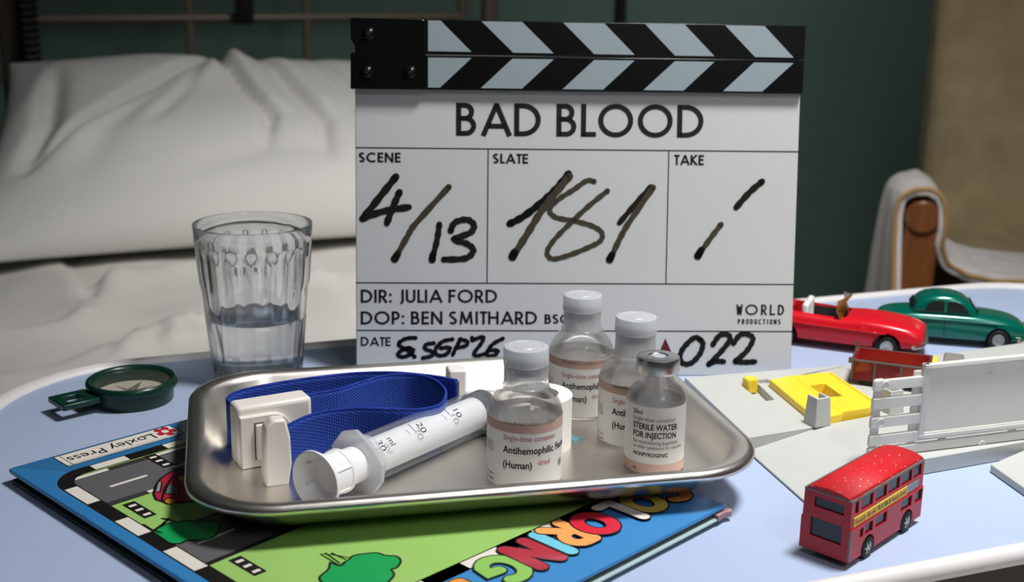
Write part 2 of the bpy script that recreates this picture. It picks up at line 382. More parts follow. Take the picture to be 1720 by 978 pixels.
worn('truck_side', (118, 18, 32), (150, 58, 40), .52, 55)
M('truck_grey', (176, 174, 166), .35, .5); M('truck_edge', (110, 104, 98), .4, .6)
woodmat('arm_wood', (96, 52, 26), (160, 100, 56))
M('towel_white', (240, 235, 232), .95, var=.12, scale=18, bump=.4, bscale=500)
M('towel_hem', (196, 158, 108), .9)
M('upholstery', (190, 172, 134), .95, var=.35, scale=22, bump=.4, bscale=300)
# ------------------------------------------------------------------ room
BA = R(22.5); EX = Vector((math.cos(BA), math.sin(BA), 0)); EN = Vector((-math.sin(BA), math.cos(BA), 0))
def BF(e, n, z): return EX * e + EN * n + Vector((0, 0, z))
def rgrid(c0, c1, c2, c3): return G().add([c0, c1, c2, c3], [(0, 1, 2, 3)])
def slab(e0, e1, n0, n1, z0, z1): return G().add([BF(e, n, z) for z in (z0, z1) for e, n in ((e0, n0), (e1, n0), (e1, n1), (e0, n1))], [(3, 2, 1, 0), (4, 5, 6, 7), (0, 1, 5, 4), (1, 2, 6, 5), (2, 3, 7, 6), (3, 0, 4, 7)])
NW = 2.42
struct(obj('floor', slab(-1.9, 2.8, -1.6, NW, -.05, 0), 'floor_grey'))
struct(obj('ceiling', slab(-1.9, 2.8, -1.6, NW, 2.6, 2.65), 'ceiling_white'))
struct(obj('wall_back', slab(-1.9, 2.8, NW, NW + .08, 0, 2.6), 'wall_teal'))
struct(obj('wall_left', slab(-1.98, -1.9, -1.6, NW, 0, 2.6), 'wall_teal'))
struct(obj('wall_right', slab(2.8, 2.88, -1.6, NW, 0, 2.6), 'wall_teal'))
def onn(px, py, n):
    d = ray(px, py); t = (n - CP.dot(EN)) / d.dot(EN); return CP + d * t
def wtube(path, r, n=10): return G().tube(path, r, n)
def local(root): return tuple(-root.location)
# wall conduit
p0 = onn(1043, 30, NW - .012)
tag(obj('conduit_pipe', wtube([Vector((p0.x, p0.y, .1)), Vector((p0.x, p0.y, 2.5))], .011), 'dark_brown'), 'thin dark brown conduit running up the teal wall behind the clapperboard', 'pipe')
# ------------------------------------------------------------------ bed
BZ = T - .14
bed = thing('bed', 'hospital bed made up with a creased off-white sheet behind the table', 'bed', BF(.23, 1.0, 0))
NH = 2.16
def L(g, name, mat, root=bed, **k): return obj(name, g, mat, root, loc=local(root), **k)
L(slab(-.24, .70, -.05, 2.06, BZ - .18, BZ - .012), 'mattress', 'linen', bevel=.03)
L(slab(-.26, .72, -.07, 2.10, BZ - .26, BZ - .185), 'bed_frame', 'bed_metal', bevel=.01)
for e in (-.22, .68):
    for n in (.05, 2.0):
        L(wtube([BF(e, n, 0), BF(e, n, BZ - .25)], .022), 'leg', 'bed_metal')
folds = [([(-20, 566), (60, 560), (110, 552), (150, 528), (188, 478)], .012, .020), ([(188, 478), (240, 466), (330, 448), (420, 440)], .010, .02), ([(100, 450), (128, 500), (140, 522)], .010, .025),
         ([(210, 590), (240, 565), (285, 545), (330, 540)], .010, .016), ([(285, 575), (292, 556), (320, 548), (340, 562)], .012, .014), ([(500, 430), (560, 500), (600, 530)], .008, .03), ([(0, 640), (100, 620), (190, 585)], .007, .03), ([(520, 470), (560, 460), (600, 465)], .009, .02)]
FP = [([un(x, y, -.14).to_2d() for x, y in pl], h, s) for pl, h, s in folds]
def segd(p, a, b):
    d = b - a; t = max(0, min(1, (p - a).dot(d) / d.length_squared)); q = p - a - d * t
    return q.length, (d.x * q.y - d.y * q.x)
def sheetz(p):
    z = 0
    for pl, h, s in FP:
        bd, sg = min((segd(p, pl[i], pl[i + 1]) for i in range(len(pl) - 1)), key=lambda k: k[0])
        if bd < s * 3:
            if sg < 0: z += h * math.exp(-(bd / s) ** 2 * .35)
            else: z += h * math.exp(-(bd / (s * .35)) ** 2)
    return z + .006 * noise.noise(Vector((p.x * 5, p.y * 5, 3))) + .003 * noise.noise(Vector((p.x * 14, p.y * 14, 9)))
def sheet(u, v):
    e = -.30 + 1.06 * u; n = -.05 + 2.1 * v; p = BF(e, n, 0).to_2d(); ed = max(0, -.24 - e, e - .70)
    return (p.x, p.y, BZ + sheetz(p) - (ed / .06) ** .7 * .14 if ed > 0 else BZ + sheetz(p))
L(G().grid(130, 260, sheet), 'sheet', 'linen', smooth=80)
head = thing('headboard', 'dark metal tube headboard standing behind the white pillow', 'headboard', BF(.23, NH, 0))
hr = lambda px, py, n=NH: onn(px, py, n)
def bar(name, pts, r, mat='bed_metal'): return obj(name, wtube(pts, r), mat, head, loc=local(head))
pl, prr = hr(14, 33), hr(776, 28)
bar('rail', [pl, prr], .0085)
for dz in (.14,): bar('rail', [pl + Vector((0, 0, dz)), prr + Vector((0, 0, dz))], .012)
for px in (318, 515): q = hr(px, 33); bar('bar', [Vector((q.x, q.y, T - .1)), q + Vector((0, 0, .14))], .0075)
q = hr(776, 28); bar('bar', [q, q + Vector((0, 0, .14))], .009)
for px in (14, 822): q = hr(px, 33); bar('post', [Vector((q.x, q.y, .02)), q + Vector((0, 0, .2))], .016)
q = hr(410, 10, NH - .02); obj('clamp', G().box(-.012, .012, -.02, .02, -.03, .012), 'black_rubber', head, loc=q - head.location, bevel=.002)
c0 = hr(42, 0, NH - .06)
tag(obj('coiled_cable', wtube([c0 + Vector((.014 * math.cos(k * .9), .014 * math.sin(k * .9), .10 - k * .0016)) for k in range(150)], .0045, 6), 'black_rubber'), 'black coiled cable hanging by the far left headboard post', 'cable')
# pillow
PD = R(26); PX = EX; PYV = EN * math.cos(PD) + Vector((0, 0, math.sin(PD))); PN = PX.cross(PYV)
PW, PH, PT = .80, .48, .085
PO = BF(.012, 1.64, BZ + .020)
cre = [([(.085, .28), (.20, .53), (.42, .97)], -.024, .014), ([(.10, .25), (.235, .50), (.45, .93)], .013, .035), ([(.375, 1.02), (.395, .80), (.43, .60), (.465, .44), (.45, .25)], -.024, .012), ([(.395, 1.0), (.42, .78), (.455, .55), (.49, .42)], .012, .022),
       ([(.46, .9), (.51, .62), (.55, .40), (.55, .18)], -.016, .014), ([(.485, .9), (.535, .62), (.575, .40)], .008, .02), ([(.09, .82), (.10, .5), (.07, .24)], -.022, .022), ([(.30, .75), (.22, .45), (.16, .2)], -.006, .03), ([(.18, .35), (.28, .58), (.38, .85)], -.010, .022), ([(.57, .9), (.62, .6), (.63, .3)], -.012, .014),
       ([(.02, .55), (.07, .72), (.10, .95)], .009, .04), ([(.3, .18), (.45, .28), (.6, .26)], -.006, .03), ([(.27, .40), (.33, .62), (.37, .85)], -.007, .014)]
def creased(p, plc):
    n_ = len(plc) - 1; best = (9, 0)
    for i in range(n_):
        a_, b_ = Vector((plc[i][0], plc[i][1] * .6)), Vector((plc[i + 1][0], plc[i + 1][1] * .6)); d_ = b_ - a_
        t_ = max(0, min(1, (p - a_).dot(d_) / d_.length_squared)); best = min(best, ((p - a_ - d_ * t_).length, (i + t_) / n_))
    return best
def pillow(u, v, s):
    u = (1 - math.cos(math.pi * u)) / 2; v = (1 - math.cos(math.pi * v)) / 2
    a, b = 2 * u - 1, 2 * v - 1
    pin = 1 - .055 * (1 - b * b) * 0; x = a * (1 - .05 * (1 - abs(b) ** 2) * abs(a) ** 3); y = b * (1 - .07 * (1 - abs(a) ** 2) * abs(b) ** 3)
    th = PT * max(0, (1 - abs(a) ** 3.2)) ** .55 * max(0, (1 - abs(b) ** 2.8)) ** .55
    w = 0
    if s > 0:
        p = Vector((u, v * .6))
        for plc, h, sg in cre:
            bd, tt = creased(p, plc); w += h * math.exp(-(bd / sg) ** 2) * min(1, 4 * min(tt + .05, 1.0 - tt))
        w += .008 * noise.noise(Vector((u * 6, v * 4, 1))); w *= min(1, 6 * (1 - max(abs(a), abs(b))))
    q = PO + PX * ((x + 1) / 2 * PW) + PYV * ((y + 1) / 2 * PH * (1.03 - .17 * u)) - PX * (.10 * (1 - v) * (1 - u)) + PN * (s * th + w); return q
pg = G().grid(200, 130, lambda u, v: pillow(u, v, 1)); pg.grid(50, 40, lambda u, v: pillow(u, v, -.45))
tag(obj('pillow', pg, 'linen_pillow', smooth=80), 'large creased white pillow propped against the headboard', 'pillow')
# ------------------------------------------------------------------ armchair and towel
ach = thing('armchair', 'high-backed armchair in speckled brown upholstery with wooden arms', 'armchair', (at(1640, 400, 1.6).x, 1.6, 0))
AX = at(1547, 400, 1.40); az = at(1547, 334, 1.40).z
adir = Vector((.2, 1, 0)).normalized(); aside = Vector((adir.y, -adir.x, 0))
def AF(x, y, z): p = Vector((AX.x, AX.y, 0)) + aside * x + adir * y; return (p.x, p.y, z)
def arm(dx):
    pts = [(-.019, 0)] + [(-.019, az - .02)] + [(.019 * math.cos(R(a)), az - .02 + .019 * math.sin(R(a))) for a in range(150, 20, -20)] + [(.019, az - .02), (.019, 0)]
    n = len(pts); g = G()
    g.add([AF(x + dx, 0, z) for x, z in pts] + [AF(x + dx, .045, z) for x, z in pts], [tuple(range(n)), tuple(range(n, 2 * n))[::-1]] + [(i, i + n, (i + 1) % n + n, (i + 1) % n) for i in range(n)]); return g
for dx in (0, .56):
    obj('arm_post', arm(dx), 'arm_wood', ach, loc=local(ach), bevel=.003)
    g = G(); p = [(.021 * math.cos(R(a)), az - .021 + .021 * math.sin(R(a))) for a in range(0, 360, 20)]; n = len(p)
    g.add([AF(x + dx, -.006, z) for x, z in p] + [AF(x + dx, .19, z - .012) for x, z in p], [tuple(range(n)), tuple(range(n, 2 * n))[::-1]] + [(i, i + n, (i + 1) % n + n, (i + 1) % n) for i in range(n)])
    obj('arm_rest', g, 'arm_wood', ach, loc=local(ach), bevel=.004)
    obj('leg', wtube([AF(dx, .17, 0), AF(dx, .17, az - .03)], .018), 'arm_wood', ach, loc=local(ach))
sz = at(1700, 478, 1.40).z
def abox(x0, x1, y0, y1, z0, z1, lean=0): return G().add([AF(x, y + (lean if z == z1 else 0), z) for z in (z0, z1) for x, y in ((x0, y0), (x1, y0), (x1, y1), (x0, y1))], [(3, 2, 1, 0), (4, 5, 6, 7), (0, 1, 5, 4), (1, 2, 6, 5), (2, 3, 7, 6), (3, 0, 4, 7)])
obj('seat', abox(.03, .53, .01, .5, sz - .16, sz - .012), 'upholstery', ach, loc=local(ach), bevel=.02)
bx = at(1552, 200, 1.86)
obj('backrest', abox(.05, .66, .40, .52, sz - .1, sz + .62, .06), 'upholstery', ach, loc=local(ach), bevel=.03, seg=3)
twf = smoothpath([(1498, 580), (1501, 490), (1503, 400), (1506, 352), (1518, 328), (1545, 318), (1572, 322), (1587, 342), (1588, 385), (1583, 412), (1592, 440), (1620, 460), (1670, 470), (1770, 478)], 6)
twb = smoothpath([(1430, 580), (1448, 490), (1464, 400), (1480, 330), (1494, 300), (1522, 286), (1552, 290), (1572, 312), (1582, 350), (1580, 385), (1590, 400), (1620, 412), (1670, 420), (1770, 428)], 6)
def towel(u, v):
    i = u * (len(twf) - 1); k = int(min(i, len(twf) - 2)); f = i - k
    mixp = lambda t_: (t_[k][0] * (1 - f) + t_[k + 1][0] * f, t_[k][1] * (1 - f) + t_[k + 1][1] * f)
    a_ = at(*mixp(twf), 1.395 + .008 * math.sin(u * 9)); b_ = at(*mixp(twb), 1.58)
    q = a_.lerp(b_, v); q.z += .003 * noise.noise(Vector((u * 20, v * 8, 0))); q.x += .004 * math.sin(v * 14) * max(0, .3 - u) * 3
    return tuple(q)
two = tag(obj('towel', G().grid(140, 30, towel), 'towel_white', smooth=80, solid=.008), 'white towel draped over the wooden arm and seat of the armchair', 'towel')
hem = G(); hem.tube([towel(i / 60, 0) for i in range(61)], .0030, 6)
obj('hem', hem, 'towel_hem', two, label='tan stitched hem')
# ------------------------------------------------------------------ table
TA = R(21); TU = Vector((math.cos(TA), math.sin(TA), 0)); TN = Vector((-math.sin(TA), math.cos(TA), 0))
def tun(px, py): p = un(px, py); return p.dot(TU), p.dot(TN)
near = (tun(1565, 966)[1] + tun(1720, 933)[1]) / 2; far = (tun(595, 571)[1] + tun(1390, 497)[1] + tun(1690, 480)[1]) / 3
left = tun(0, 706)[0] - .016
tc_u, tc_n = left + .43, (near + far) / 2; thx, thy = .43, (far - near) / 2
tbl = thing('overbed_table', 'overbed table with pale blue top and rounded white raised edge', 'table', tuple(TU * tc_u + TN * tc_n), (0, 0, TA))
zt = T
RC = .095
obj('tabletop', G().ring((thx, thy), [(.009, zt - .018, RC), (.009, zt, RC)], 16).add([], []), 'laminate', tbl)
obj('edging', G().ring((thx, thy), [(.0095, zt - .006, RC), (.0095, zt + .0006, RC), (.008, zt + .0022, RC), (.0055, zt + .003, RC), (.003, zt + .0028, RC), (.001, zt + .0012, RC), (0, zt - .0015, RC), (.0006, zt - .004, RC), (.003, zt - .006, RC)], 16, False), 'edging', tbl, smooth=60)
obj('apron', G().ring((thx, thy), [(.004, zt - .006, RC), (.006, zt - .026, RC), (.02, zt - .03, RC)], 16), 'dark_brown', tbl, smooth=60)
obj('column', G().box(thx - .07, thx - .01, -.04, .04, .06, zt - .03), 'grey_metal', tbl, bevel=.006)
obj('base_bar', G().box(-.30, thx - .01, -.03, .03, .03, .07), 'grey_metal', tbl, bevel=.006)
# ------------------------------------------------------------------ clapperboard
BX, BYY, BYAW, BLEAN, BW = -.0975, .7363, .05377, .14938, .27835
clap = thing('clapperboard', 'white acrylic clapperboard with black and white striped clapper sticks', 'clapperboard', (BX, BYY, T), (-BLEAN, 0, BYAW))
MB = Matrix.Translation((BX, BYY, T)) @ Matrix.Rotation(BYAW, 4, 'Z') @ Matrix.Rotation(-BLEAN, 4, 'X'); MBI = MB.inverted()
def onb(px, py, yo=0.0):
    o = MBI @ CP; d = MBI.to_3x3() @ ray(px, py); t = (yo - o.y) / d.y; q = o + d * t; return q.x, q.z
ztop = onb(970, 60)[1]
board = obj('board', G().box(0, BW, 0, .004, .0003, onb(970, 120)[1]), 'acrylic', clap, bevel=.0006)
def onface(g2, y): return [(x, y, z) for x, z in g2]
def lines(pts, w=.0007):
    g = G(); v, f = ribbon(pts, w); g.add(onface(v, -.00015), f); return g
def rule(a, b): obj('rule_line', lines([onb(*a), onb(*b)]), 'print_black', board, smooth=0)
rule((597, 248), (1341, 255)); rule((598, 475), (1333, 478)); rule((598.5, 555), (1331, 557)); rule((820, 250.5), (818, 476)); rule((1123.5, 253.5), (1118.5, 477))
def btext(s, a, b, cap, w=.13, track=.11, name='lettering'):
    """s from pixel a (left of baseline) to b (right of baseline), cap = pixel y of the cap line at the left"""
    tw_, st = stroke_text(s, w, track); A = Vector(onb(*a)); B = Vector(onb(*b)); C = Vector(onb(a[0], cap))
    ex = (B - A) / tw_; h = (C - A).length; ey = Vector((-ex.y, ex.x)).normalized() * h; g = G()
    for p, ww in st:
        v, f = ribbon(p, ww); g.add([(lambda q: (q.x, -.0002, q.y))(A + ex * x + ey * y) for x, y in v], f)
    return obj(name, g, 'print_black', board, smooth=0)
btext('BAD BLOOD', (766, 228), (1181, 231.5), 172.5, .15, .13)
btext('SCENE', (603, 272.5), (673, 273), 256, .185, .12); btext('SLATE', (828, 274.5), (887, 275), 258, .185, .12); btext('TAKE', (1132, 277), (1182, 277.5), 260, .185, .11)
btext('DIR: JULIA FORD', (606, 508.5), (835, 508.5), 486.5, .16, .12); btext('DOP: BEN SMITHARD', (606, 545), (902, 545), 523, .16, .12); btext('BSC', (914.5, 544), (957, 544), 528, .18, .12)
btext('DATE', (606, 581), (656, 581.5), 566, .165, .11)
def cond(s, a, b, cap, w, track):
    x = 0; items = []
    for ch in s:
        gw, st = glyph(ch, w); 
        if ch == 'I': items.append((x, 1, st)); x += w + track; continue
        if ch == 'O' and len(s) == 5: items.append((x, 1.0, st)); x += 1.05 + track; continue
        k = .45 / gw; items.append((x, k, st)); x += .45 + track
    tot = x - track; A = Vector(onb(*a)); B = Vector(onb(*b)); C = Vector(onb(a[0], cap)); ex = (B - A) / tot; ey = Vector((-ex.y, ex.x)).normalized() * (C - A).length; g = G()
    for x0, k, st in items:
        for p in st:
            v, f = ribbon([(x0 + px * k, py) for px, py in p], w); g.add([(lambda q: (q.x, -.0002, q.y))(A + ex * X + ey * Y) for X, Y in v], f)
    obj('lettering', g, 'print_black', board, smooth=0)
cond('WORLD', (1237, 529), (1316, 529.5), 511.5, .15, .24); cond('PRODUCTIONS', (1239, 544.5), (1311, 545), 536, .19, .3)
def hand(pts, w, mat='ink', smooth_=True, zoff=0):
    P = smoothpath(pts, 7) if smooth_ and len(pts) > 2 else pts
    q = [onb(*p) for p in P]; n = len(q); s = .00050
    ws = [w * s * (1 + .12 * math.sin(i * 1.7)) for i in range(n)]
    v, f = ribbon(q, ws, rnd=True); g = G(); g.add(onface(v, -.00025 - zoff * .00004), f); obj('handwriting', g, mat, board, smooth=0)
hand([(665, 297), (638, 331), (609, 368)], 9); hand([(609, 367), (644, 355), (687, 348)], 8.5, zoff=1); hand([(671, 323), (660, 348), (650, 375)], 8.5, zoff=2)
hand([(754, 314), (698, 376), (685, 396), (664, 434)], 7.5, 'ink_thin'); hand([(668, 427), (663, 435)], 9, zoff=1); hand([(738, 377), (734, 404), (726, 435)], 7.5); hand([(727, 428), (726, 436)], 8.5, 'ink_black', zoff=1)
hand([(757, 388), (764, 374), (784, 369), (796, 378), (790, 391), (763, 402), (785, 410), (795, 421), (782, 434), (746, 436)], 8)
hand([(955, 292), (935, 316), (912, 338), (880, 363), (856, 376)], 9, 'ink_black'); hand([(957, 296), (930, 328), (907, 358), (885, 394), (862, 430)], 9, 'ink_thin', zoff=1); hand([(864, 424), (861, 431)], 10, 'ink_black', zoff=2)
hand([(998, 305), (985, 304), (963, 319), (938, 335), (923, 352), (933, 365), (963, 371), (993, 379), (1010, 390), (1009, 404), (990, 415), (955, 429), (928, 435), (919, 424), (930, 404), (958, 375), (989, 346), (1020, 321)], 6.5, 'ink_thin')
hand([(1093, 314), (1066, 344), (1040, 375)], 7); hand([(1097, 315), (1057, 373), (1040, 403), (1025, 436)], 7.5, 'ink_thin', zoff=1); hand([(1028, 428), (1024, 436)], 9, 'ink_black', zoff=2)
hand([(1280, 305), (1258, 324), (1236, 349)], 8); hand([(1211, 377), (1192, 402), (1173, 429)], 7, 'ink_thin'); hand([(1178, 420), (1172, 430)], 9, 'ink_black', zoff=1)
z5 = lambda l: [(580 + x / 4.3, 470 + y / 4.3) for x, y in l]
z6 = lambda l: [(960 + x / 4.3, 470 + y / 4.3) for x, y in l]
for s in ([(508, 420), (440, 425), (385, 462), (425, 495), (470, 492)], [(455, 492), (400, 515), (380, 545), (420, 558), (475, 535), (490, 505), (440, 500), (500, 556)], [(640, 458), (585, 468), (575, 498), (625, 520), (625, 550), (560, 566)],
          [(775, 430), (700, 448), (650, 505), (670, 546), (730, 538), (755, 492), (690, 494)], [(835, 428), (805, 480), (775, 545)], [(825, 432), (880, 445), (868, 478), (800, 492)], [(915, 418), (919, 438)],
          [(935, 430), (995, 414), (985, 455), (930, 530), (950, 550), (1010, 535)], [(1138, 425), (1060, 470), (1020, 540), (1075, 548), (1100, 512), (1035, 510)]):
    hand(z5(s), 5.2, 'ink_black')
for s in ([(930, 432), (885, 420), (810, 490), (782, 560), (810, 608), (870, 598), (930, 530), (948, 460), (925, 432)], [(1020, 470), (1070, 402), (1132, 400), (1140, 440), (1070, 530), (990, 612)], [(990, 612), (1040, 590), (1100, 592)], [(1168, 460), (1222, 396), (1290, 402), (1308, 440), (1260, 520), (1182, 588)], [(1182, 592), (1250, 596), (1325, 592)]):
    hand(z6(s), 7, 'ink_black')
t3 = [onb(*p) for p in z6([(677, 422), (775, 645), (580, 645)])]
obj('triangle_mark', G().add(onface(t3, -.0002), [(0, 1, 2)]), 'maroon', board, smooth=0)
FY = -.0045
def stick(tl, trr, br, bl, name):
    q = [onb(*p, FY) for p in (bl, br, trr, tl)]
    return obj(name, G().add([(x, FY, z) for x, z in q] + [(x, .0075, z) for x, z in q], [(0, 1, 2, 3), (7, 6, 5, 4), (0, 4, 5, 1), (1, 5, 6, 2), (2, 6, 7, 3), (3, 7, 4, 0)]), 'black_gloss', clap, bevel=.0004)
s1 = stick((596, 31), (1354, 43), (1351, 99), (597, 89.5), 'clapper_stick'); s2 = stick((589.5, 91.5), (1351, 101), (1348, 158), (589.5, 149), 'clapper_stick')
def stripe(par, l):
    q = [onb(*p, FY) for p in l]; n = len(q); y0, y1 = FY - .0002, FY + .0001
    ar = sum(q[i][0] * q[(i + 1) % n][1] - q[(i + 1) % n][0] * q[i][1] for i in range(n))
    g = G(); g.add([(x, y0, z) for x, z in q] + [(x, y1, z) for x, z in q], [tuple(range(n)), tuple(range(n, 2 * n))[::-1]] + [(i, (i + 1) % n, (i + 1) % n + n, i + n) for i in range(n)])
    obj('stripe', g, 'stripe_white', par, smooth=0)
ty = lambda x: 34.3 + (x - 719) * .0165; by = lambda x: 86 + (x - 719) * .0178
for a, b, c, d in ((719, 740, 792, 719), (808.7, 877, 930, 862), (946, 1015, 1066, 998), (1083.6, 1150, 1200, 1133.5), (1218, 1284, 1333, 1268)):
    stripe(s1, [(a, ty(a)), (b, ty(b)), (c, by(c)), (d, by(d))])
ty2 = lambda x: 96.5 + (x - 719) * .0155; by2 = lambda x: 147 + (x - 719) * .0125
for a, b, c, d in ((719, 792, 739, 719), (860.6, 930, 876.7, 807.6), (998, 1065.7, 1013, 945), (1133.5, 1200, 1148, 1080.5), (1266.5, 1333, 1280, 1214.6)):
    stripe(s2, [(a, ty2(a)), (b, ty2(b)), (c, by2(c)), (d, by2(d))])
hp = [onb(*p, FY) for p in ((589, 149.5), (714, 151), (716, 148), (714, 36), (710, 32.5), (589, 30), (589.5, 66), (596, 77), (597, 88), (589, 90))]
g = G(); n = len(hp); hp = hp if sum(hp[i][0] * hp[(i + 1) % n][1] - hp[(i + 1) % n][0] * hp[i][1] for i in range(n)) > 0 else hp[::-1]
g.add([(x, FY - .0016, z) for x, z in hp] + [(x, FY - .0001, z) for x, z in hp], [tuple(range(n)), tuple(range(n, 2 * n))[::-1]] + [(i, (i + 1) % n, (i + 1) % n + n, i + n) for i in range(n)])
hinge = obj('hinge_plate', g, 'black_gloss', clap, bevel=.0004)
for px, py in ((619, 57), (616, 121), (689, 122)):
    x, z = onb(px, py, FY - .0016)
    sc_ = obj('screw', G().lathe([(0, -.0022), (.0014, -.0021), (.0028, -.0015), (.0038, -.0005), (.004, 0)], 24, axis='y'), 'screw_black', hinge, loc=(x, FY - .0016, z), smooth=60)
    obj('socket', G().cyl(.0012, -.00225, -.002, 6, axis='y'), 'print_black', sc_)
# ------------------------------------------------------------------ book
KA = un(13, 787, .008); KU = Vector((math.cos(R(46.3)), math.sin(R(46.3)), 0)); KV = Vector((-KU.y, KU.x, 0)); KW, KH = .222, .272
KC = KA + KU * (KW / 2) - KV * (KH / 2)
book = thing('picture_book', 'hardcover children colouring book with road scene cover lying under the tray', 'book', (KC.x, KC.y, T), (0, 0, R(46.3 + 180)))
MKI = (Matrix.Translation((KC.x, KC.y, T)) @ Matrix.Rotation(R(46.3 + 180), 4, 'Z')).inverted()
def onk(px, py): q = MKI @ un(px, py, .008); return q.x, q.y
cover = obj('front_cover', G().ring((KW / 2, KH / 2), [(.0004, .0058, .001), (0, .0064, .0016), (0, .0074, .0016), (.0008, .008, .0014)], 4), 'book_blue', book, smooth=60)
obj('cover_board', G().ring((KW / 2, KH / 2), [(.0005, .0054, .001), (.0005, .0059, .001)], 4), 'cover_edge', book)
obj('page_block', G().box(-KW / 2 + .004, KW / 2 - .0045, -KH / 2 + .004, KH / 2 - .004, .0022, .0054), 'pages', book)
obj('back_cover', G().ring((KW / 2, KH / 2), [(.002, .0002, .001), (.001, .0006, .001), (.001, .0020, .001), (.002, .0024, .001)], 4), 'cover_edge', book, smooth=60)
ep = [( -KW / 2 - .001, KH / 2 - .004), (-KW / 2 - .001, KH / 2 + .0015), (KW / 2 - .03, KH / 2 + .0015), (KW / 2 - .03, KH / 2 - .004)]
obj('endpaper', G().prism(ep, .0024, .0034), 'endpaper', book, bevel=.0003)
tp = [(-KW / 2 - .0015, KH / 2 - .006), (-KW / 2 - .003, KH / 2 + .001), (-KW / 2 - .0005, KH / 2 + .003), (-KW / 2 + .003, KH / 2 + .0015), (-KW / 2 + .009, KH / 2 + .002), (-KW / 2 + .007, KH / 2 - .004)]
obj('torn_corner', G().prism(tp, .0026, .0052), 'torn_paper', book)
LV = [0]
def art(poly, mat, lv, name='cover_print'):
    n = len(poly); ar = sum(poly[i][0] * poly[(i + 1) % n][1] - poly[(i + 1) % n][0] * poly[i][1] for i in range(n))
    if ar < 0: poly = poly[::-1]
    bm = bmesh.new(); vs = [bm.verts.new((x, y, .00802 + lv * .00002)) for x, y in poly]; f = bm.faces.new(vs); bmesh.ops.triangulate(bm, faces=[f])
    me = bpy.data.meshes.new('m'); bm.to_mesh(me); bm.free(); return obj(name, me, mat, cover)
def artp(pix, mat, lv, **k): return art([onk(*p) for p in pix], mat, lv, **k)
def line(pts, w, mat, lv, closed=False, rnd=2, name='cover_print'):
    v, f = ribbon(pts, w, bool(rnd) and not closed, closed); m_ = 2 * len(pts); g = G(); g.add([(x, y, .00802 + lv * .00002 + (.000006 if i >= m_ else 0)) for i, (x, y) in enumerate(v)], f); return obj(name, g, mat, cover, smooth=0)
zA = lambda l: [(x / 4.3, 760 + y / 4.3) for x, y in l]
zB = lambda l: [(60 + x / 6.143, 700 + y / 6.14) for x, y in l]
kl = onk(150, 845)[0]; kl = .5 * (onk(*zA([(610, 312)])[0])[0] + onk(*zA([(1330, 775)])[0])[0])   # left kerb line
kb = onk(*zB([(760, 480)])[0])[1]                    # kerb along the publisher edge
kt = onk(*[(680 + 560 / 4.3, 840 + 420 / 4.3)][0])[1]  # kerb along the title
kr = -KW / 2 + .014; kw = .0078
# green field inside the kerb
art([(kl, kt), (kl, kb + .014)] + arc(kl - .014, kb + .014, .014, .014, 0, -90, 6)[1:] + [(kr, kb), (kr, kt)], 'bk_green', 1)
# light blue title strip
# road across the publisher end, and two lower roads
ry0, ry1 = onk(*zB([(1000, 470)])[0])[1], onk(*zB([(1000, 830)])[0])[1]
art([(kl, ry0), (kl, ry1), (kr, ry1), (kr, ry0)], 'bk_grey', 2)
def kerbrow(y, x0, x1, w, cols, ln, lv, off=0):
    x = x0; i = off
    while (x - x1) * (1 if x1 > x0 else -1) < 0:
        xn = x + ln * (1 if x1 > x0 else -1)
        if (xn - x1) * (1 if x1 > x0 else -1) > 0: xn = x1
        line([(x, y), (xn, y)], w, cols[i % 2], lv, rnd=False); x = xn; i += 1
def kerbcol(x, y0, y1, w, cols, ln, lv, off=0):
    y = y0; i = off
    while y < y1:
        yn = min(y1, y + ln); line([(x, y), (x, yn)], w, cols[i % 2], lv, rnd=False); y = yn; i += 1
for yy in (ry0, ry1):
    line([(kl, yy), (kr, yy)], .0042, 'bk_black', 3, rnd=False); kerbrow(yy, kl - .002, kr, .0030, ('bk_white', 'bk_dkgrey'), .022, 4, 0 if yy == ry0 else 1)
xd = kl - .015
while xd > kr: line([(xd, (ry0 + ry1) / 2 + .001), (xd - .018, (ry0 + ry1) / 2 + .001)], .0021, 'bk_white', 4, rnd=2); xd -= .034
# second road lower down
q0, q1 = onk(*zA([(1330, 700)])[0])[1], onk(*zA([(1480, 780)])[0])[1]
rr0, rr1 = onk(310, 930)[1] - .022, onk(335, 945)[1] + .004
art([(kl, rr0), (kl, rr1), (kr, rr1 - .012), (kr, rr0 - .012)], 'bk_grey', 2)
for yy in (rr0, rr1): line([(kl, yy), (kr, yy - .012)], .003, 'bk_black', 3, rnd=False)
xd = kl - .012
while xd > kr: line([(xd, (rr0 + rr1) / 2 - .012 * (kl - xd) / (kl - kr)), (xd - .018, (rr0 + rr1) / 2 - .012 * (kl - xd + .018) / (kl - kr))], .0018, 'bk_white', 4); xd -= .032
# kerb frame with rounded corner
rc = .014
fr_ = [(kl, kt)] + [(kl, kb + rc)] + arc(kl - rc, kb + rc, rc, rc, 0, -90, 10)[1:] + [(kr, kb), (kr, kt)]
line(fr_, kw, 'bk_black', 5, closed=True, rnd=False)
wy = [onk(*zA([p])[0])[1] for p in ((515, 260), (690, 360), (880, 485), (1045, 590), (1215, 705), (1430, 850))]
for a, b in ((wy[0], wy[1]), (wy[2], wy[3]), (wy[4], wy[5])): line([(kl, a), (kl, b)], kw * .82, 'bk_white', 6, rnd=False)
y = wy[5] + (wy[4] - wy[3])
while y < kt - .03: line([(kl, y), (kl, y + .02)], kw * .82, 'bk_white', 6, rnd=False); y += .036
wx = [onk(*zB([p])[0])[0] for p in ((590, 530), (950, 430), (1330, 310), (1640, 220))]
for a, b in ((wx[0], wx[1]), (wx[2], wx[3])): line([(a, kb), (b, kb)], kw * .8, 'bk_white', 6, rnd=False)
x = wx[3] - .02
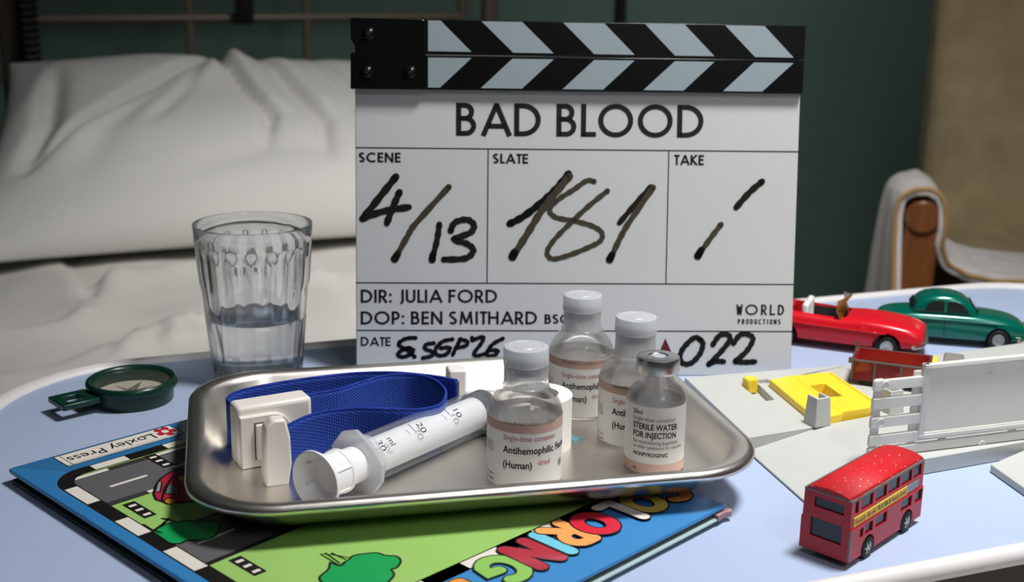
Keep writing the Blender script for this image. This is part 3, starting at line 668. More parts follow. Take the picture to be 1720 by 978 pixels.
while x > kr + .02: line([(x, kb), (x - .02, kb)], kw * .8, 'bk_white', 6, rnd=False); x -= .038
zD = lambda l: [(680 + x / 4.3, 840 + y / 4.297) for x, y in l]
wt = [onk(*zD([p])[0])[0] for p in ((430, 475), (680, 355), (925, 232), (1150, 150))]
line([(kl, kt + .0), (kr, kt)], kw, 'bk_black', 5, rnd=False)
for a, b in ((wt[0], wt[1]), (wt[2], wt[3])): line([(a, kt), (b, kt)], kw * .8, 'bk_white', 6, rnd=False)
x = wt[0] + .022
while x < kl - .02: line([(x, kt), (x + .018, kt)], kw * .8, 'bk_white', 6, rnd=False); x += .04
# publisher label
lab = [onk(*p) for p in zB([(190, 432), (1380, 90), (1525, 168), (345, 520)])]
lx0, lx1 = (lab[1][0] + lab[2][0]) / 2, (lab[0][0] + lab[3][0]) / 2; ly0, ly1 = min(lab[0][1], lab[1][1]) + .0, (lab[2][1] + lab[3][1]) / 2
rect = [(lx0, ly0), (lx1, ly0), (lx1, ly1), (lx0, ly1)]
art(rect, 'bk_white', 1); line(rect, .0006, 'bk_black', 2, closed=True, rnd=False); line([(lx1 - .003, ly0), (lx1 - .003, ly1)], .0004, 'bk_black', 3, rnd=False); line([(lx0, ly1 - .0016), (lx1, ly1 - .0016)], .0003, 'bk_black', 3, rnd=False)
def flat_text(s, x0, x1, y, cap, mat, lv, bold=0):
    vs, fs = font_mesh(s, bold); mx = max(v[0] for v in vs); mn = min(v[0] for v in vs); k = (x1 - x0) / (mx - mn); ch = cap / .73
    g = G(); g.add([(x0 + (a - mn) * k, y + b * ch, .00802 + lv * .00002) for a, b, c in vs], fs); return obj('lettering', g, mat, cover, smooth=0)
tx = [onk(*p)[0] for p in zB([(1225, 200), (325, 440)])]; lh = ly1 - ly0
flat_text('Loxley Press', tx[0], tx[1], ly0 + lh * .30, lh * .48, 'bk_black', 4, .005)
for xx, s_ in ((tx[0], 1), (tx[0] + .0035, 1)): line([(xx - .0008, ly0 + lh * .30), (xx + .0028, ly0 + lh * .30)], .0007, 'bk_black', 4, rnd=False)
fx, fy = onk(*zB([(1335, 155)])[0])
for k in range(5): a = R(72 * k + 20); art(arc(fx + .0036 * math.cos(a), fy + .0048 * math.sin(a), .0021, .0024, 0, 330, 11), 'bk_red', 4 + k * .1)
art(arc(fx, fy, .0032, .0042, 0, 340, 17), 'bk_red', 5); art(arc(fx, fy, .0018, .0024, 0, 340, 17), 'bk_white', 6)
# lamp-post blocks
def block(l):
    a, b = [Vector(onk(*p)) for p in l]; line([a, b], .0062, 'bk_black', 7, rnd=False)
    for t in (.15, .45, .78): p = a.lerp(b, t); line([p, p + (b - a) * .11], .0036, 'bk_white', 8, rnd=False)
block(zA([(925, 368), (1090, 465)])); block(zB([(1170, 400), (1380, 515)])); block([(180 + 1225 / 5.733, 830 + 620 / 5.733), (180 + 1480 / 5.733, 830 + 770 / 5.733)])
# little red car drawn nose-on
def carart(pts, fill, lv, ow=.0012):
    q = [onk(*p) for p in pts]; art(q, fill, lv); line(q, ow, 'bk_black', lv + 1, closed=True)
carart(zB([(1500, 545), (1400, 570), (1290, 640), (1235, 720), (1215, 800), (1240, 860), (1330, 890), (1480, 895), (1640, 880), (1700, 700), (1640, 560)]), 'bk_crimson', 8)
carart(zB([(1520, 570), (1400, 640), (1330, 740), (1300, 870), (1480, 890), (1640, 870), (1680, 700), (1620, 570)]), 'bk_red', 10)
carart(zB([(1265, 675), (1305, 685), (1285, 780), (1230, 780)]), 'bk_silver', 12, .0008)
carart(zB([(1370, 700), (1480, 730), (1470, 810), (1330, 800)]), 'bk_silver', 12, .0009)
for k in range(4): a = zB([(1365 - k * 9, 718 + k * 23), (1478, 745 + k * 18)]); line([onk(*a[0]), onk(*a[1])], .0005, 'bk_black', 14)
for c in ((1390, 880, 66, 30), (1500, 640, 46, 30)): carart(zB([(c[0] + c[2] * math.cos(R(t)), c[1] + c[3] * math.sin(R(t))) for t in range(0, 360, 24)]), 'bk_orange', 14, .0009)
# trees
zC = lambda l: [(380 + x / 3.44, 780 + y / 3.44) for x, y in l]
def tree(l, lv=10):
    q = smoothpath([onk(*p) for p in l] + [onk(*l[0])], 4)[:-1]; art(q, 'bk_tree', lv); line(q, .0011, 'bk_black', lv + 1, closed=True)
tree(zC([(600, 570), (660, 590), (700, 555), (740, 530), (800, 520), (870, 515), (920, 530), (985, 535), (1008, 565), (985, 600), (955, 610), (970, 640), (940, 680), (880, 720), (800, 730), (640, 730), (560, 690), (540, 655), (590, 610)]))
carart(zC([(545, 522), (640, 580), (660, 588), (680, 570), (720, 548), (640, 530)]), 'bk_lettergreen', 12, .0008)
for a in (((575, 518), (655, 575)), ((610, 517), (690, 555))): line([onk(*p) for p in zC(a)], .0009, 'bk_black', 14)
zE = lambda l: [(180 + x / 5.733, 830 + y / 5.733) for x, y in l]
tree(zE([(440, 370), (530, 310), (640, 280), (760, 260), (900, 270), (1010, 260), (1080, 300), (1060, 380), (1000, 430), (900, 450), (780, 450), (700, 480), (610, 480), (540, 440)]))
for a in (((350, 300), (430, 350), (520, 380)), ((530, 240), (650, 265)), ((590, 240), (530, 320)), ((440, 360), (520, 305), (560, 270))): line([onk(*p) for p in zE(a)], .0011, 'bk_black', 14)
# COLORING in bubble letters
def bub(ch, cx, cy, h, mat, lv, w=.0062, sx=1, rot=0):
    gl = {'C': [arc(.5, .5, .36, .42, 50, 310, 12)], 'O': [arc(.5, .5, .36, .38, 0, 345, 23)], 'L': [[(.25, .95), (.25, .08)], [(.25, .08), (.75, .08)]], 'R': [[(.2, .05), (.2, .93)], [(.2, .93), (.45, .93)] + arc(.45, .68, .28, .25, 90, -90, 8)[1:] + [(.2, .43)], [(.4, .42), (.8, .05)]],
          'I': [[(.5, .05), (.5, .95)]], 'N': [[(.15, .05), (.15, .95)], [(.85, .05), (.85, .95)], [(.15, .95), (.85, .05)]], 'G': [arc(.5, .5, .40, .42, 60, 320, 14) + [(.85, .45), (.6, .48)]],
          'B': [[(.2, .05), (.2, .93), (.5, .93)] + arc(.5, .72, .22, .21, 90, -90, 6)[1:] + [(.2, .5), (.5, .5)] + arc(.5, .27, .25, .23, 90, -90, 6)[1:] + [(.2, .05)]], 'K': [[(.2, .05), (.2, .95)], [(.75, .95), (.25, .5), (.8, .05)]]}[ch]
    cr, sr = math.cos(R(rot)), math.sin(R(rot))
    f = lambda p: (cx + ((p[0] - .5) * sx * cr - (p[1] - .5) * sr) * h, cy + ((p[0] - .5) * sx * sr + (p[1] - .5) * cr) * h)
    for i, p in enumerate(gl): line([f(q) for q in p], w + .0016, 'bk_black', lv + i * .4, closed=ch == 'O', name='cover_letter')
    for i, p in enumerate(gl): line([f(q) for q in p], w, mat, lv + 2 + i * .4, closed=ch == 'O', name='cover_letter')
zF = lambda x, y: onk(680 + x / 4.3, 840 + y / 4.297)
cs = {'I': zF(1070, 325), 'R': zF(1180, 265), 'O': zF(1375, 185), 'N': zF(920, 400), 'G': zF(710, 510)}
for ch, key, mat, lv, sx in (('G', 'G', 'bk_lettergreen', 36, .85), ('N', 'N', 'bk_crimson', 41, .72), ('I', 'I', 'bk_cyan', 46, .5), ('R', 'R', 'bk_peach', 51, .8), ('O', 'O', 'bk_ored', 56, .85)):
    bub(ch, cs[key][0], cs[key][1], .0235, mat, lv, .0062, sx)
ox, oy = cs['O']
bub('L', ox - .0175, oy, .0235, 'bk_white', 51, .006, .7); bub('O', ox - .034, oy + .001, .0235, 'bk_yellow', 46, .006, .85); bub('C', ox - .052, oy + .001, .0235, 'bk_orange', 41, .006, .85)
gx, gy = cs['G']; bub('B', gx + .026, gy + .006, .0235, 'bk_orange', 31, .006, .75); bub('O', gx + .046, gy + .006, .0235, 'bk_crimson', 26, .006, .85)
# ------------------------------------------------------------------ steel tray
ta = R(13.5); zr = .026; TH = zr - .0088
tu = Vector((math.cos(ta), math.sin(ta), 0)); tn = Vector((-tu.y, tu.x, 0))
nn_ = .5 * (un(430, 861, zr).dot(tn) + un(1180, 800, zr).dot(tn)); ff = .5 * (un(430, 627, zr).dot(tn) + un(850, 600, zr).dot(tn))
ll = un(313, 790, zr).dot(tu); rr = un(1254, 740, zr).dot(tu) + .001
tcx = tu * ((ll + rr) / 2) + tn * ((nn_ + ff) / 2)
ZF = T + .0098
tray = thing('instrument_tray', 'shallow stainless steel tray with rounded corners resting on the book', 'tray', (tcx.x, tcx.y, T + .0088), (0, 0, ta))
hx, hy = (rr - ll) / 2, (ff - nn_) / 2
o = obj('pan', G().ring((hx, hy), [(.0004, TH - .0034, .040), (0, TH - .0016, .040), (.0008, TH - .0004, .040), (.0022, TH, .040), (.005, TH - .0002, .039), (.0068, TH - .0012, .038), (.0080, TH - .003, .037), (.0105, TH - .010, .035), (.0125, .0046, .033), (.0148, .0022, .031), (.018, .0009, .029), (.023, .0003, .026), (.028, .0001, .022)], 16), 'steel', tray, smooth=80)
q = o.modifiers.new('s', 'SOLIDIFY'); q.thickness = .0008; q.offset = 1
o.location.z = .0009
# ------------------------------------------------------------------ vials
def vial(px, py, label, kind, group=None):
    P = un(px, py, .0098); yaw = math.atan2(-P.y, -P.x) + math.pi / 2
    t = thing('vial', label, 'vial', tuple(P), (0, 0, yaw), group)
    MI = (Matrix.Translation(P) @ Matrix.Rotation(yaw, 4, 'Z')).inverted(); cp = MI @ CP
    def hit(x, y, r):
        d = MI.to_3x3() @ ray(x, y); a = d.x ** 2 + d.y ** 2; b = 2 * (cp.x * d.x + cp.y * d.y); c = cp.x ** 2 + cp.y ** 2 - r * r; D = b * b - 4 * a * c
        if D < 0: k = -b / (2 * a)
        else: k = (-b - math.sqrt(D)) / (2 * a)
        p = cp + d * k; return math.atan2(p.x, -p.y), p.z
    return t, hit
def tube_shell(r, z0, z1, n=64): return G().lathe([(r, z0), (r, z1)], n)
def ctext(lbl, hit, s, a, b, cap_px, r, mat, bold=0):
    f0, z0 = hit(*a, r); f1, z1 = hit(*b, r); _, zc = hit(a[0], a[1] - cap_px, r)
    vs, fs = font_mesh(s, bold); mn = min(v[0] for v in vs); mx = max(v[0] for v in vs); k = (f1 - f0) / (mx - mn); ch = (zc - z0) / .73; zz = z0
    g = G(); g.add([((r + .00012) * math.sin(f0 + (x - mn) * k), -(r + .00012) * math.cos(f0 + (x - mn) * k), zz + y * ch) for x, y, _ in vs], fs)
    return obj('lettering', g, mat, lbl, smooth=0)
def big_vial(px, py, label, dx, dy, s, left=True):
    """dx, dy, s: where the label text sits relative to the front vial's"""
    t, hit = vial(px, py, label, 0, 'antihemophilic vials in the tray')
    ro = .0181
    prof = [(0, .0012), (.012, .0006), (.0160, 0), (.0172, .0004), (ro, .0016), (ro, .0355), (.0176, .0385), (.0165, .0412), (.0146, .0440), (.0122, .0465), (.0104, .0484), (.0096, .0500), (.0096, .0600), (.0078, .0600), (.0078, .0500), (.0090, .0480), (.0112, .0456), (.0136, .0431), (.0153, .0404), (.0163, .0380), (.0167, .0352), (.0167, .0030), (.0150, .0022), (0, .0026)]
    obj('glass_body', G().lathe(prof, 64), 'vial_glass', t, smooth=50)
    obj('stopper', G().lathe([(0, .0545), (.0076, .0545), (.0076, .0602), (.0094, .0604), (.0094, .0632), (0, .0632)], 40), 'vial_stopper', t)
    obj('neck_sleeve', G().lathe([(.0112, .0480), (.0102, .0500), (.0101, .0580), (.0104, .0602)], 48), 'sleeve_plastic', t, smooth=60, solid=-.0004)
    cap = obj('cap', G().lathe([(.0106, .0590), (.0109, .0594), (.0109, .0668), (.0105, .0676), (.0085, .0678), (.0080, .0675), (.0052, .0675), (.0048, .0678), (0, .0678)], 120, rib=lambda r, z, a: r - (.00018 * (math.cos(a * 60) > 0) if r > .0107 else 0)), 'cap_plastic', t, smooth=25)
    rl = ro + .00012
    lbl = obj('paper_label', tube_shell(rl, .0022, .0352), 'paper_label', t, smooth=60)
    obj('pink_band', tube_shell(rl + .00006, .0302, .0350), 'band_pink', lbl, smooth=60)
    S = lambda x, y: (px + dx + (x - 879.5) * s, py + dy + (y - 804) * s)
    ctext(lbl, hit, '250 (IU) PRODUCT LICENSE NO. 0177/0019', S(846, 711), S(932, 704), 5 * s, rl + .0001, 'txt_grey', .006)
    ctext(lbl, hit, 'Single-dose container', S(846, 738), S(932, 730), 9.5 * s, rl, 'txt_red')
    ctext(lbl, hit, 'Antihemophilic Factor', S(845, 759), S(944.5, 740), 12 * s, rl, 'txt_black', .022)
    ctext(lbl, hit, '(Human)', S(845, 783.5), S(893.6, 786), 12 * s, rl, 'txt_black', .022)
    ctext(lbl, hit, 'dried', S(904, 782), S(922.5, 780), 9.5 * s, rl, 'txt_red')
    ctext(lbl, hit, 'VIII', S(936, 784), S(941, 780), 13 * s, rl, 'txt_black')
    for k, (w, x, y) in enumerate((('infusion', 819, 733), ('injection', 819, 738), ('solution', 819, 743), ('use', 819, 748), ('nitrogen', 819, 787), ('seal', 819, 796))):
        ctext(lbl, hit, w, S(818.6, y), S(829, y + 4), 3.4 * s, rl, 'txt_grey' if k != 5 else 'txt_black', .01)
big_vial(879.5, 804, 'nearest clear vial with ribbed white plastic cap, closest to the syringe', 0, 0, 1)
big_vial(973, 689, 'rearmost clear vial with ribbed plastic cap, overlapping the slate director line', 0, 0, .858)
big_vial(1060, 737, 'clear vial with ribbed plastic cap half hidden behind the steel-capped vial', 0, 0, .925)
t, hit = vial(1097, 783, 'short vial with grey steel crimp cap and sterile water label', 1)
ro = .0148
obj('glass_body', G().lathe([(0, .001), (.010, .0005), (.0135, 0), (.0144, .0006), (ro, .0018), (ro, .0365), (.0144, .0388), (.0132, .0412), (.0112, .0432), (.0092, .0447), (.0083, .0462), (.0083, .0495), (.0096, .0505), (.0096, .055), (.006, .055), (.006, .0465), (.0075, .0446), (.0098, .0425), (.0118, .0403), (.0130, .0383), (.0135, .0362), (.0135, .003), (.012, .002), (0, .0024)], 64), 'vial_glass', t, smooth=50)
obj('water', G().lathe([(0, .0023), (.012, .0021), (.01355, .0031), (.01355, .0362), (.0133, .0366), (0, .0364)], 48), 'water', t, smooth=50)
cap = obj('crimp_cap', G().lathe([(.0086, .0500), (.0104, .0506), (.0107, .0514), (.0107, .0568), (.0103, .0580), (.0092, .0584), (.0050, .0584), (.0047, .0580), (0, .0580)], 64), 'steel_cap', t, smooth=40)
obj('centre_disc', G().lathe([(.0034, .0580), (.0034, .0583), (.0020, .0584), (.0018, .0581), (0, .0581)], 32), 'vial_stopper', cap, smooth=40)
rl = ro + .00012; lbl = obj('paper_label', tube_shell(rl, .0015, .0362), 'paper_label', t, smooth=60)
obj('pink_band', tube_shell(rl + .00006, .0015, .0068), 'band_pink', lbl, smooth=60)
for s_, a, b, c, mt, bd in (('20ml', (1064, 692), (1079, 694), 8, 'txt_black', .012), ('Single-dose container', (1064, 702), (1135, 702.5), 7, 'txt_grey', .0), ('STERILE WATER', (1064, 716), (1137.5, 716), 10, 'txt_black', .02), ('FOR INJECTION', (1064, 730), (1135, 731), 10, 'txt_black', .02),
                        ('For reconstituting lyophilized', (1064, 740.5), (1137, 742), 6.5, 'txt_grey', .0), ('or other substances for injection', (1064, 749), (1143, 748), 6.5, 'txt_grey', .0), ('NONPYROGENIC', (1064, 761.5), (1122, 765), 6.5, 'txt_black', .02), ('®', (1063, 786), (1069, 787), 5, 'txt_black', 0)):
    ctext(lbl, hit, s_, a, b, c, rl, mt, bd)
# tape roll behind the front vial
P = un(905, 748, .0098)
t = thing('tape_roll', 'roll of white tape standing behind the nearest vial', 'tape roll', tuple(P))
rt_ = .0168
obj('tape', G().lathe([(.0095, 0), (rt_ - .0006, 0), (rt_, .0006), (rt_, .0284), (rt_ - .0006, .029), (.0095, .029), (.0095, 0)], 56), 'tape_white', t, smooth=40)
obj('core', G().lathe([(.0085, .0005), (.0095, .0005), (.0095, .0285), (.0085, .0285), (.0085, .0005)], 40), 'compass_grey', t, smooth=40)
P = un(966, 738, .0098)
g = G(); g.tube([(-.004, .010, .001), (-.0035, .004, .0014), (-.001, 0, .001), (.004, -.002, .001)], .0009, 6); g.tube([(-.001, 0, .001), (-.002, -.003, .0012), (.001, -.004, .001)], .0008, 6)
tag(obj('plastic_scrap', g, 'cyan_plastic', None, tuple(P)), 'tiny scrap of pale cyan plastic lying on the tray floor', 'scrap')
# ------------------------------------------------------------------ tourniquet
SZ = .0255
tq = thing('tourniquet', 'blue elastic tourniquet strap with white plastic buckle coiled in the tray', 'tourniquet', tuple(un(560, 740, .0098)))
zt_ = .0098 + SZ
def tz(l): return [un(x, y, zt_).to_2d() for x, y in l]
def strap(pts, name='strap'):
    path = [Vector(p) for p in smoothpath(pts, 8)]; nv = 10; vs = []; uvs = []; s = 0
    for i, p in enumerate(path):
        if i: s += (p - path[i - 1]).length
        for j in range(nv + 1): vs.append((p.x, p.y, T + .0100 + SZ * j / nv)); uvs.append((s, SZ * j / nv))
    fs = [(i * (nv + 1) + j, (i + 1) * (nv + 1) + j, (i + 1) * (nv + 1) + j + 1, i * (nv + 1) + j + 1) for i in range(len(path) - 1) for j in range(nv)]
    me = bpy.data.meshes.new('m'); me.from_pydata([tuple(v) for v in vs], [], fs); ul = me.uv_layers.new(name='UVMap')
    for l_ in me.loops: ul.data[l_.index].uv = uvs[l_.vertex_index]
    me.shade_smooth(); o = obj(name, me, 'strap_blue', tq, loc=local(tq)); q = o.modifiers.new('s', 'SOLIDIFY'); q.thickness = .0014; q.offset = 0
    eg = G()
    for zz in (T + .0101, T + .0100 + SZ): eg.tube([(p.x, p.y, zz) for p in path], .00085, 6)
    obj('edge_cord', eg, 'strap_blue', o, smooth=60); return o
strap(tz([(768, 640), (720, 632), (660, 627), (600, 628), (540, 634), (470, 644), (410, 656), (386, 666), (382, 674), (392, 680), (402, 684)]))
strap(tz([(500, 668), (530, 662), (570, 655), (610, 642), (650, 632), (690, 630), (724, 637), (745, 652), (748, 668), (736, 682), (700, 689), (650, 688), (600, 687), (550, 692), (515, 701), (484, 716), (466, 728)]))
# buckle
b0, b1 = un(399, 690, .041), un(499, 674, .041); ba = math.atan2((b1 - b0).y, (b1 - b0).x); bl = .0385
bk = obj('buckle', G().box(0, bl, .001, .0150, 0, .0315), 'clip_white', tq, loc=(b0.x - tq.location.x, b0.y - tq.location.y, .0004), rot=(0, 0, ba), bevel=.0022, seg=3)
fp = [(0, .0), (.0, .0265)] + [(.016 + .010 * math.cos(R(a)), .0165 + .010 * math.sin(R(a))) for a in (90, 70, 50, 30, 10)] + [(.0285, .006), (.030, 0)]
g = G(); n = len(fp); g.add([(x, -.0022, z) for x, z in fp] + [(x, .002, z) for x, z in fp], [tuple(range(n)), tuple(range(n, 2 * n))[::-1]] + [(i, (i + 1) % n, (i + 1) % n + n, i + n) for i in range(n)])
obj('face_plate', g, 'clip_white', bk, bevel=.0004, loc=(.0006, 0, .0006))
obj('slot', G().box(.0072, .0158, -.0023, -.0019, .0045, .0238), 'compass_grey', bk)
obj('release_button', G().box(.0078, .0152, -.0042, -.0018, .005, .0230), 'clip_white', bk, bevel=.0006)
c0 = un(469, 818, .0098); cv_ = un(487, 812, .0098) - un(449, 818, .0098); ca = math.atan2(cv_.y, cv_.x)
tp_ = [(-.0062, 0), (.0048, -.0005), (.0066, .010), (.0062, .024), (.0042, .0330), (-.0020, .0335), (-.0058, .0295), (-.0066, .016), (-.0068, .006)]
g = G(); n = len(tp_); yb = .0075
g.add([(x, -.0005, z) for x, z in tp_] + [(x, yb, z) for x, z in tp_], [tuple(range(n)), tuple(range(n, 2 * n))[::-1]] + [(i, (i + 1) % n, (i + 1) % n + n, i + n) for i in range(n)])
obj('clip_tongue', g, 'clip_white', tq, loc=tuple(c0 - tq.location + Vector((0, 0, .0006))), rot=(0, 0, ca), bevel=.0012)
c0 = un(767, 676, .0115)
e_ = obj('end_clip', G().box(-.0050, .0050, -.004, .0085, 0, .0215), 'clip_white', tq, loc=(c0.x - tq.location.x, c0.y - tq.location.y, .0005), rot=(0, 0, R(14)), bevel=.0012)
obj('groove', G().box(-.0006, .0006, -.0043, -.003, .001, .015), 'compass_grey', e_)
# ------------------------------------------------------------------ syringe
s0 = un(528, 809, .0098 + .0144); s1 = un(808, 690, .0098 + .0120); sd = s1 - s0; sl = sd.length; sa = math.atan2(sd.y, sd.x); sp = math.asin((s1.z - s0.z) / sl)
syr = thing('syringe', 'large plastic syringe with white hollow plunger lying in the tray', 'syringe', tuple(s0), (0, -sp, sa))
br = .0118
bar_ = obj('barrel', G().lathe([(br, .0275), (br, sl + .004), (br - .001, sl + .006), (.004, sl + .007), (.0022, sl + .008), (.0022, sl + .017)], 56, axis='x'), 'syringe_clear', syr, smooth=50)
pl_ = obj('plunger', G().lathe([(.0085, .010), (.0130, .0006), (.0136, 0), (.0142, .0002), (.0143, .0012), (.0132, .0030), (.0110, .0048), (.0102, .0066), (.0102, .0145), (.0107, .0150), (.0107, .0165), (.0098, .0170), (.0088, .022), (.0088, sl - .006), (.0, sl - .006)], 56, axis='x'), 'syringe_white', syr, smooth=40)
obj('cup_floor', G().cyl(.0090, .0098, .0104, 40, axis='x'), 'syringe_white', pl_)
for a in range(0, 360, 60): obj('rib', G().box(.004, .0165, -.0004, .0004, .0094, .0108), 'syringe_white', pl_, rot=(R(a), 0, 0))
obj('stopper', G().lathe([(0, sl - .006), (.0112, sl - .006), (.0113, sl - .003), (.0104, sl - .002), (.0113, sl - .001), (.0112, sl + .002), (0, sl + .004)], 40, axis='x'), 'stopper_black', syr, smooth=30)
fl = [(.0122 * math.cos(R(a)) * (1.35 if abs(math.sin(R(a))) < .75 else 1.0), .0122 * math.sin(R(a))) for a in range(0, 360, 20)]
fl = [(-.0185, -.0048), (-.0185, .0048), (-.0125, .0118), (-.004, .0132), (.004, .0132), (.0125, .0118), (.0185, .0048), (.0185, -.0048), (.0125, -.0112), (.004, -.0120), (-.004, -.0120), (-.0125, -.0112)]
g = G(); g.prism(fl, .0275, .0302, fn=lambda x, y, z: (z, x * .86, y * 1.05))
obj('finger_flange', g, 'flange_clear', syr, rot=(R(38), 0, 0), bevel=.0005)
obj('collar', G().lathe([(.0120, .0300), (.0128, .0304), (.0126, .034), (.0119, .0360)], 48, axis='x'), 'flange_clear', syr, smooth=40)
yaw_s = sa
def smark(s, px, py, w, cap, mat='txt_black'):
    """print on the barrel: text runs round the barrel, reading away from the plunger edge"""
    MI = (Matrix.Translation(s0) @ Matrix.Rotation(sa, 4, 'Z') @ Matrix.Rotation(-sp, 4, 'Y')).inverted(); cp = MI @ CP; d = MI.to_3x3() @ ray(px, py); r = br + .0001
    a = d.y ** 2 + d.z ** 2; b = 2 * (cp.y * d.y + cp.z * d.z); c = cp.y ** 2 + cp.z ** 2 - r * r; D = b * b - 4 * a * c
    k = (-b - math.sqrt(max(D, 0))) / (2 * a); p = cp + d * k; f0 = math.atan2(p.z, p.y); x0 = p.x
    if s == '-': g = G(); g.add([(x0 + dx, r * math.cos(f0 + q * .06 * w), r * math.sin(f0 + q * .06 * w)) for q in range(7) for dx in (0, .0005)], [(2 * q, 2 * q + 1, 2 * q + 3, 2 * q + 2) for q in range(6)])
    else:
        vs, fs = font_mesh(s); mx = max(v[0] for v in vs); kk = w / mx; g = G()
        g.add([(x0 + y * cap / .73, r * math.cos(f0 + x * kk / r), r * math.sin(f0 + x * kk / r)) for x, y, _ in vs], fs)
    obj('graduation', g, mat, bar_, smooth=0)
for s_, x, y, w in (('10', 757, 687, .0062), ('20', 697, 712, .0062), ('30', 629, 742, .0062), ('ml', 648, 737, .0045)): smark(s_, x, y, w, .0042)
for x, y in ((745, 688), (684, 713), (617, 740)): smark('-', x, y, 1, 0)
# ------------------------------------------------------------------ water glass
gp = un(434, 631)
gl = thing('drinking_glass', 'clear fluted tumbler half filled with water', 'glass', (gp.x, gp.y, T + .0002))
GH = .098; rb, rtp = .0275, .0362
def gr(z): return rb + (rtp - rb) * z / GH
NF = 18
def flute(r, z, a):
    if abs(r) < .02: return r
    if r > gr(z) - .0012 and .002 < z < .086:
        k = min(1, (z - .002) / .004) * min(1, (.086 - z) / .006); w = abs(math.sin(a * NF / 2))
        r = r - .0011 * k * (1 - w) ** 1.0 * (1 if z > .05 else .7)
        if .060 < z < .084 and w > .93: r += .0005
    return r
zs = [0, .001, .002, .004, .006, .01, .02, .03, .04, .05, .058, .0605, .064, .070, .076, .080, .083, .0855, .0865, .092, .0965]
prof = [(0, .0015), (.018, .0012), (.0245, 0)] + [(gr(z) - (.0012 if z < .001 else 0), z + .0003) for z in zs] + [(rtp - .0003, GH), (rtp - .0014, GH), (rtp - .0020, GH - .001)] + [(gr(z) - .0024, z) for z in (.09, .085, .078, .07, .06, .04, .02, .010)] + [(gr(.008) - .004, .0075), (.015, .0068), (0, .0068)]
obj('tumbler', G().lathe(prof, 216, rib=flute), 'tumbler', gl, smooth=40)
WZ = .0395
tag(obj('water', G().lathe([(0, .00675), (.015, .00675), (gr(.008) - .0039, .0074), (gr(.010) - .0023, .0100), (gr(.02) - .0023, .02), (gr(WZ) - .0023, WZ - .0006), (gr(WZ) - .0028, WZ), (0, WZ)], 72), 'water', None, (gp.x, gp.y, T + .0002), smooth=50), 'clear water filling the lower part of the tumbler', 'water')
# ------------------------------------------------------------------ toy compass
cpz = .0135; cc = un(221, 635, cpz); hd = un(104, 674, .009); ch_ = math.atan2(hd.y - cc.y, hd.x - cc.x)
cmp_ = thing('toy_compass', 'dark green plastic toy compass with square loop handle near the glass', 'compass', (cc.x, cc.y, T), (0, 0, ch_))
cr_ = 74 / (pr(cc)[2] and F_PX / pr(cc)[2]); 
obj('case', G().lathe([(0, .0003), (cr_ - .003, .0003), (cr_ - .0025, .001), (cr_ - .002, .0095), (cr_ - .004, .0095), (cr_ - .004, .0042), (0, .0042)], 64), 'compass_green', cmp_, smooth=40)
obj('bezel', G().lathe([(cr_ - .0022, .0088), (cr_, .0092), (cr_ + .0003, .0115), (cr_ - .0002, .0132), (cr_ - .0015, .0140), (cr_ - .0032, .0134), (cr_ - .0040, .0118), (cr_ - .0042, .0090), (cr_ - .0022, .0088)], 64), 'compass_green', cmp_, smooth=50)
dial = obj('dial', G().cyl(cr_ - .0045, .0042, .0048, 48), 'compass_dial', cmp_)
star = []
for k in range(16): rr_ = (.017 if k % 4 == 0 else (.010 if k % 2 == 0 else .0035)); a = R(22.5 * k + 10); star.append((rr_ * math.cos(a), rr_ * math.sin(a)))
obj('compass_rose', G().prism(star, .0048, .00495), 'compass_grey', dial)
obj('needle', G().prism([(-.013, 0), (0, -.0022), (.013, 0), (0, .0022)], .0062, .0068), 'compass_grey', cmp_, rot=(0, 0, R(40)))
obj('pivot', G().cyl(.0012, .0048, .0075, 16), 'hub_silver', cmp_)
obj('lens', G().lathe([(0, .0128), (.012, .0126), (cr_ - .0036, .0116)], 48), 'lens_clear', cmp_, smooth=60)
hw_, hl0, hl1 = .0105, cr_ - .0015, cr_ + .0205
frm = G().box(hl0, hl1, -hw_, hw_, .0062, .0098)
h_ = obj('handle', frm, 'compass_green', cmp_); cut(h_, [G().box(hl0 + .0070, hl1 - .0055, -hw_ + .0052, hw_ - .0052, 0, .02)])
q = h_.modifiers.new('bevel', 'BEVEL'); q.width = .0008; q.segments = 2; q.limit_method = 'ANGLE'
# ------------------------------------------------------------------ toy bus
b_rr = un(1425, 946, .0035); b_fr = un(1546, 866, .0035); bd_ = math.atan2(b_fr.y - b_rr.y, b_fr.x - b_rr.x); BL = (b_fr - b_rr).length; BWD = .0245
bus = thing('toy_bus', 'worn red toy double-decker bus with yellow advert strip on the right', 'toy bus', (b_rr.x, b_rr.y, T), (0, 0, bd_))
z0_, z1_ = .0032, .0325
sec = [(0, z0_), (BWD, z0_), (BWD, .0184), (BWD - .0006, .0188), (BWD - .0008, z1_ - .0015), (BWD - .0022, z1_), (BWD * .75, z1_ + .0012), (BWD * .5, z1_ + .0017), (BWD * .25, z1_ + .0012), (.0022, z1_), (.0008, z1_ - .0015), (.0006, .0188), (0, .0184)]
n = len(sec); g = G(); g.add([(0, y, z) for y, z in sec] + [(BL, y, z) for y, z in sec], [tuple(range(n))[::-1], tuple(range(n, 2 * n))] + [(i, (i + 1) % n, n + (i + 1) % n, n + i) for i in range(n)])
body = obj('body', g, 'bus_red', bus)
H_ = z1_ - z0_
up_w = [(.045, .092), (.13, .28), (.315, .465), (.49, .645), (.67, .82), (.845, .965)]; lo_w = [(.12, .165, .31, .46), (.19, .29, .31, .48), (.33, .48, .31, .49), (.68, .835, .31, .49), (.885, .985, .30, .50)]
cutters = []; panes = []
